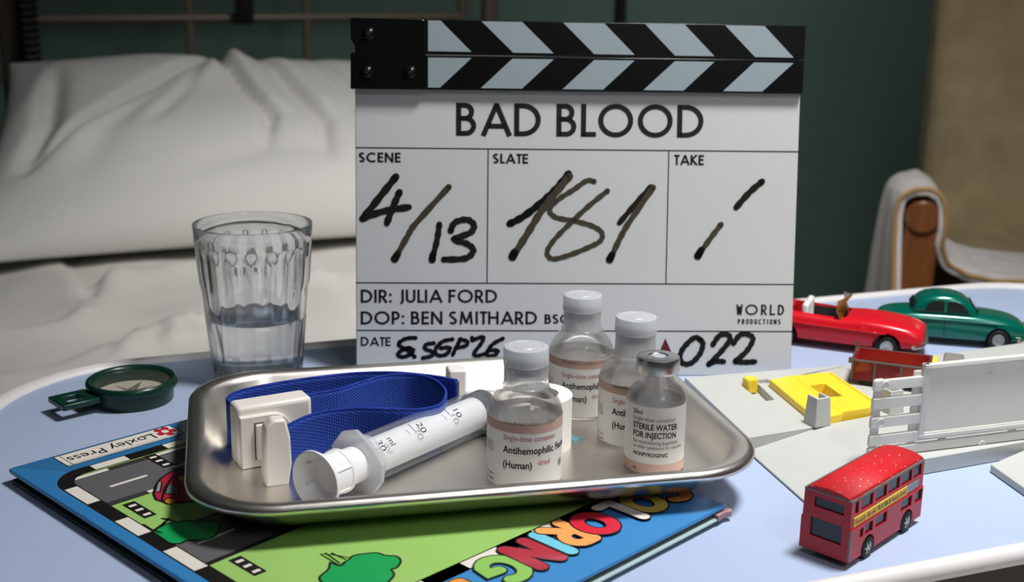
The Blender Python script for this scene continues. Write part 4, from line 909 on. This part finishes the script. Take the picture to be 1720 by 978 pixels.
for sgn in (0, 1):
    ya, yb = (-.002, .0011) if sgn == 0 else (BWD - .0011, BWD + .002)
    for a, b in up_w: cutters.append(G().box(a * BL, b * BL, ya + (.0006 if sgn == 0 else -.0006), yb + (.0006 if sgn == 0 else -.0006), z0_ + .74 * H_, z0_ + .935 * H_))
    for a, b, c, d in lo_w: cutters.append(G().box(a * BL, b * BL, ya, yb, z0_ + c * H_, z0_ + d * H_))
    for wx_ in (.245, .785): cutters.append(G().cyl(.0060, ya * 2, yb * 1.0 + (.002 if sgn == 0 else .002), 28, (wx_ * BL, 0, .0052), 'y'))
for xa, xb in ((-.002, .0011), (BL - .0011, BL + .002)):
    cutters.append(G().box(xa, xb, BWD * .17, BWD * .76, z0_ + .72 * H_, z0_ + .88 * H_)); cutters.append(G().box(xa, xb, BWD * .18, BWD * .80, z0_ + .24 * H_, z0_ + .54 * H_))
cut(body, cutters)
q = body.modifiers.new('bevel', 'BEVEL'); q.width = .0004; q.segments = 1; q.limit_method = 'ANGLE'; q.angle_limit = R(50)
for sgn in (0, 1):
    yy = .0009 if sgn == 0 else BWD - .0012
    for a, b in up_w: obj('window_pane', G().box(a * BL, b * BL, yy + (.0006 if sgn == 0 else -.0006), yy + .0003 + (.0006 if sgn == 0 else -.0006), z0_ + .74 * H_, z0_ + .935 * H_), 'bus_glass', bus)
    for a, b, c, d in lo_w: obj('window_pane', G().box(a * BL, b * BL, yy, yy + .0003, z0_ + c * H_, z0_ + d * H_), 'bus_glass', bus)
for xx in (.0009, BL - .0012):
    obj('window_pane', G().box(xx, xx + .0003, BWD * .17, BWD * .76, z0_ + .72 * H_, z0_ + .88 * H_), 'bus_glass', bus); obj('window_pane', G().box(xx, xx + .0003, BWD * .18, BWD * .80, z0_ + .24 * H_, z0_ + .54 * H_), 'bus_glass', bus)
rs = [(.0014, z1_ - .0006), (.0026, z1_ + .0003), (BWD * .25, z1_ + .0014), (BWD * .5, z1_ + .0019), (BWD * .75, z1_ + .0014), (BWD - .0026, z1_ + .0003), (BWD - .0014, z1_ - .0006)]
n = len(rs); g = G(); g.add([(-.0001, y, z) for y, z in rs] + [(BL + .0001, y, z) for y, z in rs], [(i, i + 1, n + i + 1, n + i) for i in range(n - 1)]); obj('roof', g, 'bus_roof', body, smooth=60, solid=.0003)
for yy in (.0007, BWD - .0013): obj('gutter', G().box(0, BL, yy, yy + .0007, z1_ - .0016, z1_ - .0004), 'bus_metal', body, bevel=.0002)
obj('gutter', G().box(-.0002, .0005, .001, BWD - .001, z1_ - .0014, z1_ - .0004), 'bus_metal', body, bevel=.0002)
obj('corner_trim', G().box(-.0003, .0006, -.0002, .0008, z0_ + .02 * H_, z0_ + .5 * H_), 'bus_metal', body)
ad = obj('advert_strip', G().box(.035 * BL, .76 * BL, -.0001 + .0004, .0009, z0_ + .545 * H_, z0_ + .69 * H_), 'ad_yellow', bus, smooth=0)
obj('worn_strip', G().box(.765 * BL, .93 * BL, -.00006 + .0005, .0009, z0_ + .56 * H_, z0_ + .68 * H_), 'stripe_white', bus, smooth=0)
def sidetext(s, x0, x1, mat):
    vs, fs = font_mesh(s, .012); mx = max(v[0] for v in vs); mn = min(v[0] for v in vs); k = (x1 - x0) / (mx - mn); ch = .085 * H_ / .73
    obj('lettering', G().add([(x0 + (a - mn) * k, -.00018 + .00043, z0_ + .582 * H_ + b * ch) for a, b, _ in vs], fs), mat, ad, smooth=0)
sidetext('Ready Brek', .05 * BL, .325 * BL, 'ad_red'); sidetext('PLAYBUS', .345 * BL, .525 * BL, 'ad_black'); sidetext('Ready Brek!', .54 * BL, .745 * BL, 'ad_red')
def wheel(root, x, y, r, w, out):
    """out: -1 faces the camera side"""
    wh = obj('wheel', G().lathe([(0, -w / 2), (r * .85, -w / 2), (r, -w * .35), (r, w * .35), (r * .85, w / 2), (r * .6, w / 2), (r * .55, w * .35), (0, w * .35)], 32, axis='y'), 'tyre', root, loc=(x, y, r), rot=(0, 0, 0 if out > 0 else math.pi), smooth=40)
    hubm = G()
    hubm.lathe([(r * .5, w * .36), (r * .58, w * .44), (r * .64, w * .40)], 24, axis='y'); hubm.cyl(r * .2, w * .3, w * .46, 16, axis='y')
    for k in range(5):
        a = R(72 * k); c, s = math.cos(a), math.sin(a); d = r * .09
        hubm.add([(c * r * .15 - s * d, w * .42, s * r * .15 + c * d), (c * r * .15 + s * d, w * .42, s * r * .15 - c * d), (c * r * .58 + s * d, w * .42, s * r * .58 - c * d), (c * r * .58 - s * d, w * .42, s * r * .58 + c * d)], [(0, 1, 2, 3)])
    obj('hub', hubm, 'hub_silver', wh, smooth=0); return wh
for wx_ in (.245, .785):
    wheel(bus, wx_ * BL, .0012, .0050, .0034, -1); wheel(bus, wx_ * BL, BWD - .0012, .0050, .0034, 1)
obj('chassis', G().box(.02 * BL, .98 * BL, .003, BWD - .003, .0024, .0036), 'tyre', bus)
# ------------------------------------------------------------------ toy cars
def loft(stations, nseg=None):
    g = G(); k = None; vs = []
    for st in stations:
        x, pts = st; ring = [(x, y, z) for y, z in pts] + [(x, -y, z) for y, z in pts[::-1] if y > 1e-6]
        k = len(ring); vs += ring
    n = len(stations); fs = [(i * k + j, i * k + (j + 1) % k, (i + 1) * k + (j + 1) % k, (i + 1) * k + j) for i in range(n - 1) for j in range(k)]
    fs += [tuple(range(k))[::-1], tuple(range((n - 1) * k, n * k))]; g.add(vs, fs); return g
def bodysec(hw, zb, zm, zt, crown=.85): return [(0, zb), (hw * .82, zb), (hw * .97, zb + .001), (hw, zm), (hw * .96, zt - .0035), (hw * crown, zt - .0008), (hw * .45, zt), (0, zt)]
def car_common(root, wb, tr, r, wid, hubflat=True):
    for x in wb:
        for s in (-1, 1):
            w = obj('wheel', G().lathe([(0, -wid / 2), (r * .88, -wid / 2), (r, -wid * .3), (r, wid * .3), (r * .88, wid / 2), (r * .62, wid / 2), (r * .60, wid * .4), (0, wid * .4)], 32, axis='y'), 'tyre', root, loc=(x, s * tr, r), rot=(0, 0, 0 if s > 0 else math.pi), smooth=40)
            obj('hubcap', G().lathe([(r * .60, wid * .41), (r * .55, wid * .55), (r * .2, wid * .62), (r * .12, wid * .56), (0, wid * .56)], 24, axis='y'), 'hub_silver', w, smooth=40)
# red convertible
cf = un(1487, 602); ca_ = R(-22.5); cdv = Vector((math.cos(ca_), math.sin(ca_), 0)); clv = Vector((-cdv.y, cdv.x, 0)); CL = .100
cc_ = cf - cdv * (.031 * 1.15) + clv * (.0176 * 1.15)
rc_ = thing('toy_convertible', 'red toy convertible car with white seats and amber windscreen', 'toy car', (cc_.x, cc_.y, T), (0, 0, ca_))
rc_.scale = (1.15, 1.15, 1.15)
hw = .0185
st = [(-.050, bodysec(hw * .80, .009, .012, .0165)), (-.046, bodysec(hw * .93, .007, .012, .0205)), (-.034, bodysec(hw, .005, .012, .0225)), (-.014, bodysec(hw, .0045, .012, .0215)), (.006, bodysec(hw, .0045, .012, .0205)), (.014, bodysec(hw, .0045, .012, .0218)), (.030, bodysec(hw, .005, .012, .0212)), (.043, bodysec(hw * .98, .006, .011, .0195)), (.049, bodysec(hw * .92, .007, .011, .0172)), (.051, bodysec(hw * .82, .008, .011, .0155))]
rb_ = obj('body', loft(st), 'car_red', rc_, subsurf=2, smooth=80)
bpy.context.view_layer.update(); me = bpy.data.meshes.new_from_object(rb_.evaluated_get(bpy.context.evaluated_depsgraph_get())); rb_.modifiers.clear(); rb_.data = me
cuts = [G().ring((.0165, .0135), [(0, .010, .005), (0, .04, .005)], 5)]; k_ = cuts[0]; k_.v = [(x - .010, y, z) for x, y, z in k_.v]; k_.f.append(tuple(range(24))[::-1])
for wx_ in (-.029, .031): cuts += [G().cyl(.0082, s * .0135 - .006, s * .0135 + .006, 28, (wx_, 0, .0068), 'y') for s in (-1, 1)]
cut(rb_, cuts)
for s in (-1, 1):
    obj('seat', G().box(-.017, -.007, s * .0065 - .0050, s * .0065 + .0050, .0095, .0140), 'seat_white', rc_, bevel=.0015)
    obj('seat_back', G().box(-.0205, -.0165, s * .0065 - .0050, s * .0065 + .0055, .0095, .0258), 'seat_white', rc_, bevel=.0015)
obj('interior', G().box(-.0255, .0055, -.0128, .0128, .0100, .0106), 'tyre', rc_)
for s in (-1, 1): obj('inner_trim', G().box(-.024, .004, s * .0132 - .0003, s * .0132 + .0003, .0104, .0190), 'tyre', rc_)
ws = G(); wsp = [(-.0158, .0195), (-.0168, .0245), (-.013, .0300), (0, .0318), (.013, .0300), (.0168, .0245), (.0158, .0195)]
ws.add([(.0125 - (z - .0195) * .40 - abs(y) * .55, y, z) for y, z in wsp] + [(.0117 - (z - .0195) * .40 - abs(y) * .55, y, z) for y, z in wsp], [tuple(range(7)), tuple(range(7, 14))[::-1]] + [(i, (i + 1) % 7, 7 + (i + 1) % 7, 7 + i) for i in range(7)]); obj('windscreen', ws, 'amber', rc_, smooth=0)
obj('steering_wheel', G().lathe([(.0045 + .0006 * math.cos(R(a)), .0006 * math.sin(R(a))) for a in range(0, 361, 45)], 24), 'tyre', rc_, loc=(-.001, .0065, .0190), rot=(0, R(-60), 0))
obj('bumper', G().tube([(.046, -.0185, .0085), (.0505, -.0125, .0085), (.0518, 0, .0085), (.0505, .0125, .0085), (.046, .0185, .0085)], .0013), 'chrome', rc_)
obj('grille', G().box(.0492, .0508, -.0085, .0085, .0095, .0128), 'bus_metal', rc_, bevel=.0006)
for s in (-1, 1): obj('headlamp', G().lathe([(0, .0012), (.0014, .0009), (.0020, 0), (.0021, -.002)], 20, axis='x'), 'hub_silver', rc_, loc=(.0492, s * .0128, .0128), smooth=60)
obj('side_moulding', G().tube([(-.042, -hw * 1.0, .0165), (-.01, -hw * 1.015, .0155), (.03, -hw * 1.01, .0150)], .0006, 6), 'car_red', rc_)
car_common(rc_, (-.029, .031), .0150, .0066, .0052)
# green saloon
cf = un(1675, 589); ca_ = R(-13); cdv = Vector((math.cos(ca_), math.sin(ca_), 0)); clv = Vector((-cdv.y, cdv.x, 0)); CL = .101
cc_ = cf - cdv * .031 + clv * .0178
gc_ = thing('toy_saloon', 'metallic green toy saloon car parked behind the red convertible', 'toy car', (cc_.x, cc_.y, T), (0, 0, ca_))
hw = .0188
st = [(-.0505, bodysec(hw * .70, .010, .013, .0165)), (-.047, bodysec(hw * .86, .008, .013, .0195)), (-.038, bodysec(hw * .95, .006, .012, .0222)), (-.02, bodysec(hw, .005, .012, .0235)), (.0, bodysec(hw, .005, .012, .0235)), (.014, bodysec(hw, .005, .012, .0235)), (.026, bodysec(hw * .98, .005, .012, .0228)), (.038, bodysec(hw * .95, .0055, .011, .0215)), (.046, bodysec(hw * .88, .0065, .011, .0185)), (.0505, bodysec(hw * .74, .008, .011, .0150))]
gb = obj('body', loft(st), 'car_green', gc_, subsurf=2, smooth=80)
bpy.context.view_layer.update(); me = bpy.data.meshes.new_from_object(gb.evaluated_get(bpy.context.evaluated_depsgraph_get())); gb.modifiers.clear(); gb.data = me
cut(gb, [G().cyl(.0086, s * .0140 - .006, s * .0140 + .006, 28, (wx_, 0, .0072), 'y') for wx_ in (-.030, .031) for s in (-1, 1)])
def cab(hw_, z0, z1, c=.8): return [(0, z0), (hw_, z0), (hw_ * .97, z0 + (z1 - z0) * .35), (hw_ * .9, z0 + (z1 - z0) * .75), (hw_ * c, z1 - .0006), (hw_ * .4, z1), (0, z1)]
st = [(-.0290, cab(.0130, .0205, .0225)), (-.0245, cab(.0155, .0205, .0300)), (-.0190, cab(.0160, .0205, .0345)), (-.007, cab(.0162, .0205, .0362)), (.004, cab(.0160, .0205, .0352)), (.0115, cab(.0156, .0205, .0308)), (.0180, cab(.0150, .0205, .0232))]
obj('cabin', loft(st), 'car_green', gc_, subsurf=1, smooth=80)
def sidewin(l, name='side_window'):
    for s in (-1, 1):
        g = G(); n = len(l)
        f = lambda x, z: s * (.0160 * (.97 - ((z - .0205) / .0155 - .35) / .4 * .07) + .0003)
        g.add([(x, f(x, z), z) for x, z in l] + [(x, f(x, z) - s * .0009, z) for x, z in l], [tuple(range(n)), tuple(range(n, 2 * n))[::-1]] + [(i, (i + 1) % n, (i + 1) % n + n, i + n) for i in range(n)]); obj(name, g, 'car_window', gc_, smooth=0)
sidewin([(-.0195, .0242), (-.0065, .0242), (-.0065, .0318), (-.0125, .0318), (-.0175, .0295)]); sidewin([(-.0045, .0242), (.0105, .0242), (.0055, .0300), (.0010, .0318), (-.0045, .0318)])
for x0, z0w, x1, z1w, nm in ((.0165, .0250, .0122, .0302, 'windscreen'), (-.0276, .0248, -.0250, .0292, 'rear_window')):
    g = G(); dx_ = .0006 if x0 > 0 else -.0006
    g.add([(x0 + dx_, -.0118, z0w), (x0 + dx_, .0118, z0w), (x1 + dx_, .0100, z1w), (x1 + dx_, -.0100, z1w), (x0, -.0118, z0w - .001), (x0, .0118, z0w - .001), (x1, .0100, z1w - .001), (x1, -.0100, z1w - .001)], [(0, 1, 2, 3), (7, 6, 5, 4), (0, 4, 5, 1), (1, 5, 6, 2), (2, 6, 7, 3), (3, 7, 4, 0)]); obj(nm, g, 'car_window', gc_, smooth=0)
obj('bumper', G().tube([(.044, -.0190, .008), (.0495, -.0130, .008), (.0515, 0, .008), (.0495, .0130, .008), (.044, .0190, .008)], .0012), 'chrome', gc_)
obj('grille', G().box(.0488, .0508, -.0055, .0055, .0095, .0160), 'chrome', gc_, bevel=.0008)
obj('door_line', G().box(-.0056, -.0053, -.0190, -.0184, .007, .0205), 'car_window', gc_)
obj('side_moulding', G().tube([(-.040, -hw * .97, .0190), (-.01, -hw * 1.0, .0196), (.03, -hw * .97, .0190)], .0006, 6), 'car_green', gc_)
car_common(gc_, (-.030, .031), .0152, .0072, .0054)
# ------------------------------------------------------------------ toy playset
DZ = .009
def W3(px, py, z): return tuple(un(px, py, z))
deckp = [(1150, 634), (1257, 735), (1386, 714), (1548, 772), (1790, 730), (1790, 566), (1600, 592), (1427, 613), (1330, 620)]
ps = thing('road_playset', 'grey plastic toy road deck with ramp and posts beside the tray', 'toy playset', tuple(un(1400, 700, 0)))
def lo(p): return (p[0], p[1], T + .0003)
top = [W3(x, y, DZ) for x, y in deckp]
deck = obj('deck', G().solid(top[::-1], [lo(p) for p in top][::-1]), 'playset_grey', ps, loc=local(ps))
def cutp(pix, z0, z1): return G().prism([un(x, y, DZ).to_2d()[:] for x, y in pix], T + z0, T + z1)
zG = lambda l: [(1240 + x / 6.143, 600 + y / 6.143) for x, y in l]
cs_ = [cutp(zG([(30, 290), (175, 245), (375, 438), (240, 458)]), .004, .02), cutp(zG([(190, 235), (310, 220), (320, 262), (220, 270)]), .005, .02), cutp(zG([(330, 250), (960, 170), (1390, 480), (1400, 600), (930, 690), (700, 610)]), .005, .02)]
for c in cs_: c.v = [(x - 0, y - 0, z) for x, y, z in c.v]
cut(deck, cs_)
q = deck.modifiers.new('bevel', 'BEVEL'); q.width = .0005; q.segments = 2; q.limit_method = 'ANGLE'; q.angle_limit = R(40)
deck.location = local(ps)
r1, r2, d3, d4 = W3(1256, 757, .0014), W3(1352, 842, .0014), W3(1386, 714, DZ + .0001), W3(1549, 771, DZ + .0001)
rp_ = obj('ramp', G().solid([r1, r2, d4, d3], [lo(p) for p in (r1, r2, d4, d3)]), 'playset_grey', ps, loc=local(ps), bevel=.0004)
def post(px, py, ztop_):
    p = un(px, py, DZ); g = G(); a = .0054; b = .0044; h = ztop_
    g.solid([(-b, -b, h), (b, -b, h), (b, b, h), (-b, b, h)], [(-a, -a, 0), (a, -a, 0), (a, a, 0), (-a, a, 0)])
    o = obj('post', g, 'playset_grey', ps); cut(o, [G().box(-b + .0014, b - .0014, -b + .0014, b + .002, h - .004, h + .01)])
    o.location = p - ps.location; o.rotation_euler = (0, 0, R(24)); q = o.modifiers.new('bevel', 'BEVEL'); q.width = .0004; q.segments = 2; q.limit_method = 'ANGLE'; return o
post(1372, 712, .0165); post(1495, 690, .0135)
pt = [W3(1664, 780, .0045), W3(1790, 868, .0045), W3(1900, 760, .0045), W3(1770, 735, .0045)]
tag(obj('road_plate', G().solid(pt, [lo(p) for p in pt]), 'playset_grey', bevel=.0005), 'flat grey plastic road plate at the right edge of the picture', 'toy playset')
# yellow bridge piece
yp = [(1292, 637), (1314, 634), (1318, 632), (1352, 629), (1378, 626), (1397, 625), (1467, 672), (1462, 684), (1416, 691), (1414, 695), (1372, 703)]
yt = [un(x, y, .0135).to_2d()[:] for x, y in yp]
yw = thing('toy_bridge', 'bright yellow plastic bridge piece with square hole set in the grey deck', 'toy bridge', tuple(un(1385, 660, .006)))
g = G(); g.prism(yt, T + .0056, T + .0135)
yb_ = obj('panel', g, 'toy_yellow', yw)
cut(yb_, [G().prism([un(x, y, .0135).to_2d()[:] for x, y in zG([(730, 290), (890, 262), (1080, 400), (905, 412)])], T, T + .05)])
yb_.location = local(yw); q = yb_.modifiers.new('bevel', 'BEVEL'); q.width = .0006; q.segments = 2; q.limit_method = 'ANGLE'
def ridge(a, b, w=.0016): 
    p, q_ = un(*a, .0135), un(*b, .0135); obj('ridge', G().tube([p, q_], w * .5, 6), 'toy_yellow', yw, loc=local(yw))
ridge((1334, 634), (1412, 692), .0008); ridge((1396, 628), (1464, 674), .0022)
yl = [un(x, y, .009).to_2d()[:] for x, y in zG([(45, 290), (172, 262), (180, 400), (150, 380)])]
lp = un(1259, 660, .004)
tag(obj('toy_lever', G().box(-.0038, .0038, -.0035, .0035, 0, .0095), 'toy_yellow', None, (lp.x, lp.y, T + .0045), (0, 0, R(24)), bevel=.0012), 'small yellow plastic lever standing in a slot of the grey deck', 'toy lever')
# white fence
f0, f1 = un(1456, 770, DZ), un(1716, 738, DZ); fa = math.atan2(f1.y - f0.y, f1.x - f0.x)
fen = thing('toy_fence', 'white plastic toy fence with slatted rails and a tall hoarding panel', 'toy fence', tuple(f0), (0, 0, fa))
FL = (f1 - f0).length + .03
def fx_(px): d = ray(px, 700); n_ = Vector((-math.sin(fa), math.cos(fa), 0)); t_ = (f0 - CP).dot(n_) / d.dot(n_); return ((CP + d * t_) - f0).dot(Vector((math.cos(fa), math.sin(fa), 0)))
def fz(px, py): d = ray(px, py); n_ = Vector((-math.sin(fa), math.cos(fa), 0)); t_ = (f0 - CP).dot(n_) / d.dot(n_); return (CP + d * t_).z - f0.z
xp = fx_(1543)
rails = [(fz(1456, 750), fz(1456, 733)), (fz(1456, 720), fz(1456, 703)), (fz(1456, 689), fz(1456, 671)), (fz(1456, 658), fz(1456, 641))]
for i, (a, b) in enumerate(rails): obj('rail', G().box(0, xp + .001, -.0012, .0012, a, b), 'fence_white', fen, bevel=.0003)
obj('rail', G().box(0, FL, -.0014, .0014, .0006, .0052), 'fence_white', fen, bevel=.0003)
pz0, pz1 = rails[0][0] + .0012, fz(1546, 613)
obj('rail', G().box(xp, FL, -.0012, .0012, rails[0][0], pz0 + .003), 'fence_white', fen, bevel=.0003)
obj('panel', G().box(xp, FL, 0, .0012, pz0, pz1), 'fence_white', fen)
pz1 = fz(1546, 612)
obj('panel_frame', G().box(xp, FL, -.0022, .0012, pz1 - .0022, pz1), 'fence_white', fen, bevel=.0004); obj('panel_frame', G().box(xp, xp + .0034, -.0016, .0018, pz0, pz1), 'fence_white', fen, bevel=.0004)
obj('panel_frame', G().box(xp, FL, -.0018, .0012, pz0, pz0 + .0022), 'fence_white', fen, bevel=.0004)
for x in (fx_(1474), fx_(1590), fx_(1707)): obj('post', G().box(x - .0023, x + .0023, .0011, .0026, 0, rails[3][1] if x < xp else pz0 + .004), 'fence_white', fen, bevel=.0002)
obj('post', G().box(xp - .004, xp + .0005, .0011, .0028, 0, pz1 - .004), 'fence_white', fen, bevel=.0002)
def pin(px, py, y): obj('moulding_pin', G().lathe([(0, -.0001), (.0017, -.0001), (.0019, -.0004), (.0022, -.0004), (.0024, 0)], 24, axis='y'), 'fence_white', fen, loc=(fx_(px), y, fz(px, py)), smooth=40)
pin(1653, 624, 0); pin(1552, 716, 0); pin(1478, 709, -.0012); pin(1652, 745, -.0014); pin(1480, 647, -.0012)
# ------------------------------------------------------------------ toy truck
tk0 = un(1428, 646, DZ); tka = R(-21)
trk = thing('toy_truck', 'chipped red toy tipper truck with grey cab behind the white fence', 'toy truck', (tk0.x, tk0.y, T + DZ), (0, 0, tka))
TL, TWd = .0445, .027; tz0, tz1 = zat(tk0, 637) - DZ, zat(tk0, 604) - DZ
g = G().box(0, TL, 0, TWd, tz0, tz1); tb = obj('tipper_bed', g, 'truck_side', trk)
cut(tb, [G().box(.0012, TL - .0012, .0012, TWd - .0012, tz0 + .0015, tz1 + .01)])
obj('bed_lining', G().box(.0013, TL - .0013, TWd - .0018, TWd - .0013, tz0 + .0015, tz1 + .0006), 'truck_lining', tb); obj('bed_lining', G().box(.0013, .0018, .0013, TWd - .0013, tz0 + .0015, tz1 - .0003), 'truck_lining', tb)
obj('bed_lining', G().box(.0013, TL - .0013, .0013, TWd - .0013, tz0 + .0015, tz0 + .002), 'truck_lining', tb)
for a, b in (((0, 0), (TL, 0)), ((0, TWd), (TL, TWd)), ((0, 0), (0, TWd)), ((TL, 0), (TL, TWd))): obj('rim', G().tube([(a[0], a[1], tz1), (b[0], b[1], tz1)], .0007, 6), 'truck_edge', tb)
for x in (.0003, .0135, .0285, TL - .0004): obj('side_post', G().box(x - .0006, x + .0006, -.0006, .0002, tz0, tz1), 'truck_edge', tb)
obj('tailgate_pin', G().box(-.0012, .0006, TWd - .001, TWd + .0006, tz1 - .001, tz1 + .0035), 'truck_edge', tb); obj('tailgate_pin', G().box(-.0022, .0004, -.001, .0008, tz1 - .002, tz1 + .0012), 'truck_edge', tb)
obj('chassis', G().box(.003, TL + .020, .006, TWd - .006, .004, .0065), 'toy_yellow', trk); obj('skirt', G().box(.004, TL - .004, .001, TWd - .001, .0055, tz0), 'truck_side', trk)
for x in (.010, .020, TL + .012):
    for y in (.003, TWd - .003): obj('wheel', G().lathe([(0, -.002), (.0038, -.002), (.0044, -.001), (.0044, .001), (.0038, .002), (0, .002)], 24, axis='y'), 'tyre', trk, loc=(x, y, .0044), smooth=40)
obj('headboard_guard', G().box(TL + .001, TL + .0035, .002, TWd - .002, .005, tz1 + .0008), 'toy_yellow', trk)
cz = tz1 + .0042
cb = [(TL + .006, .004), (TL + .020, .004), (TL + .0205, .012), (TL + .018, cz), (TL + .007, cz)]
g = G(); n = 5; g.add([(x, .001, z) for x, z in cb] + [(x, TWd - .001, z) for x, z in cb], [tuple(range(n)), tuple(range(n, 2 * n))[::-1]] + [(i, i + n, (i + 1) % n + n, (i + 1) % n) for i in range(n)]); cbo = obj('cab', g, 'truck_grey', trk, bevel=.0012, seg=3)
obj('cab_window', G().box(TL + .009, TL + .0165, .0005, .0012, cz - .0065, cz - .0015), 'car_window', cbo); obj('cab_window', G().box(TL + .009, TL + .0165, TWd - .0012, TWd - .0005, cz - .0065, cz - .0015), 'car_window', cbo)
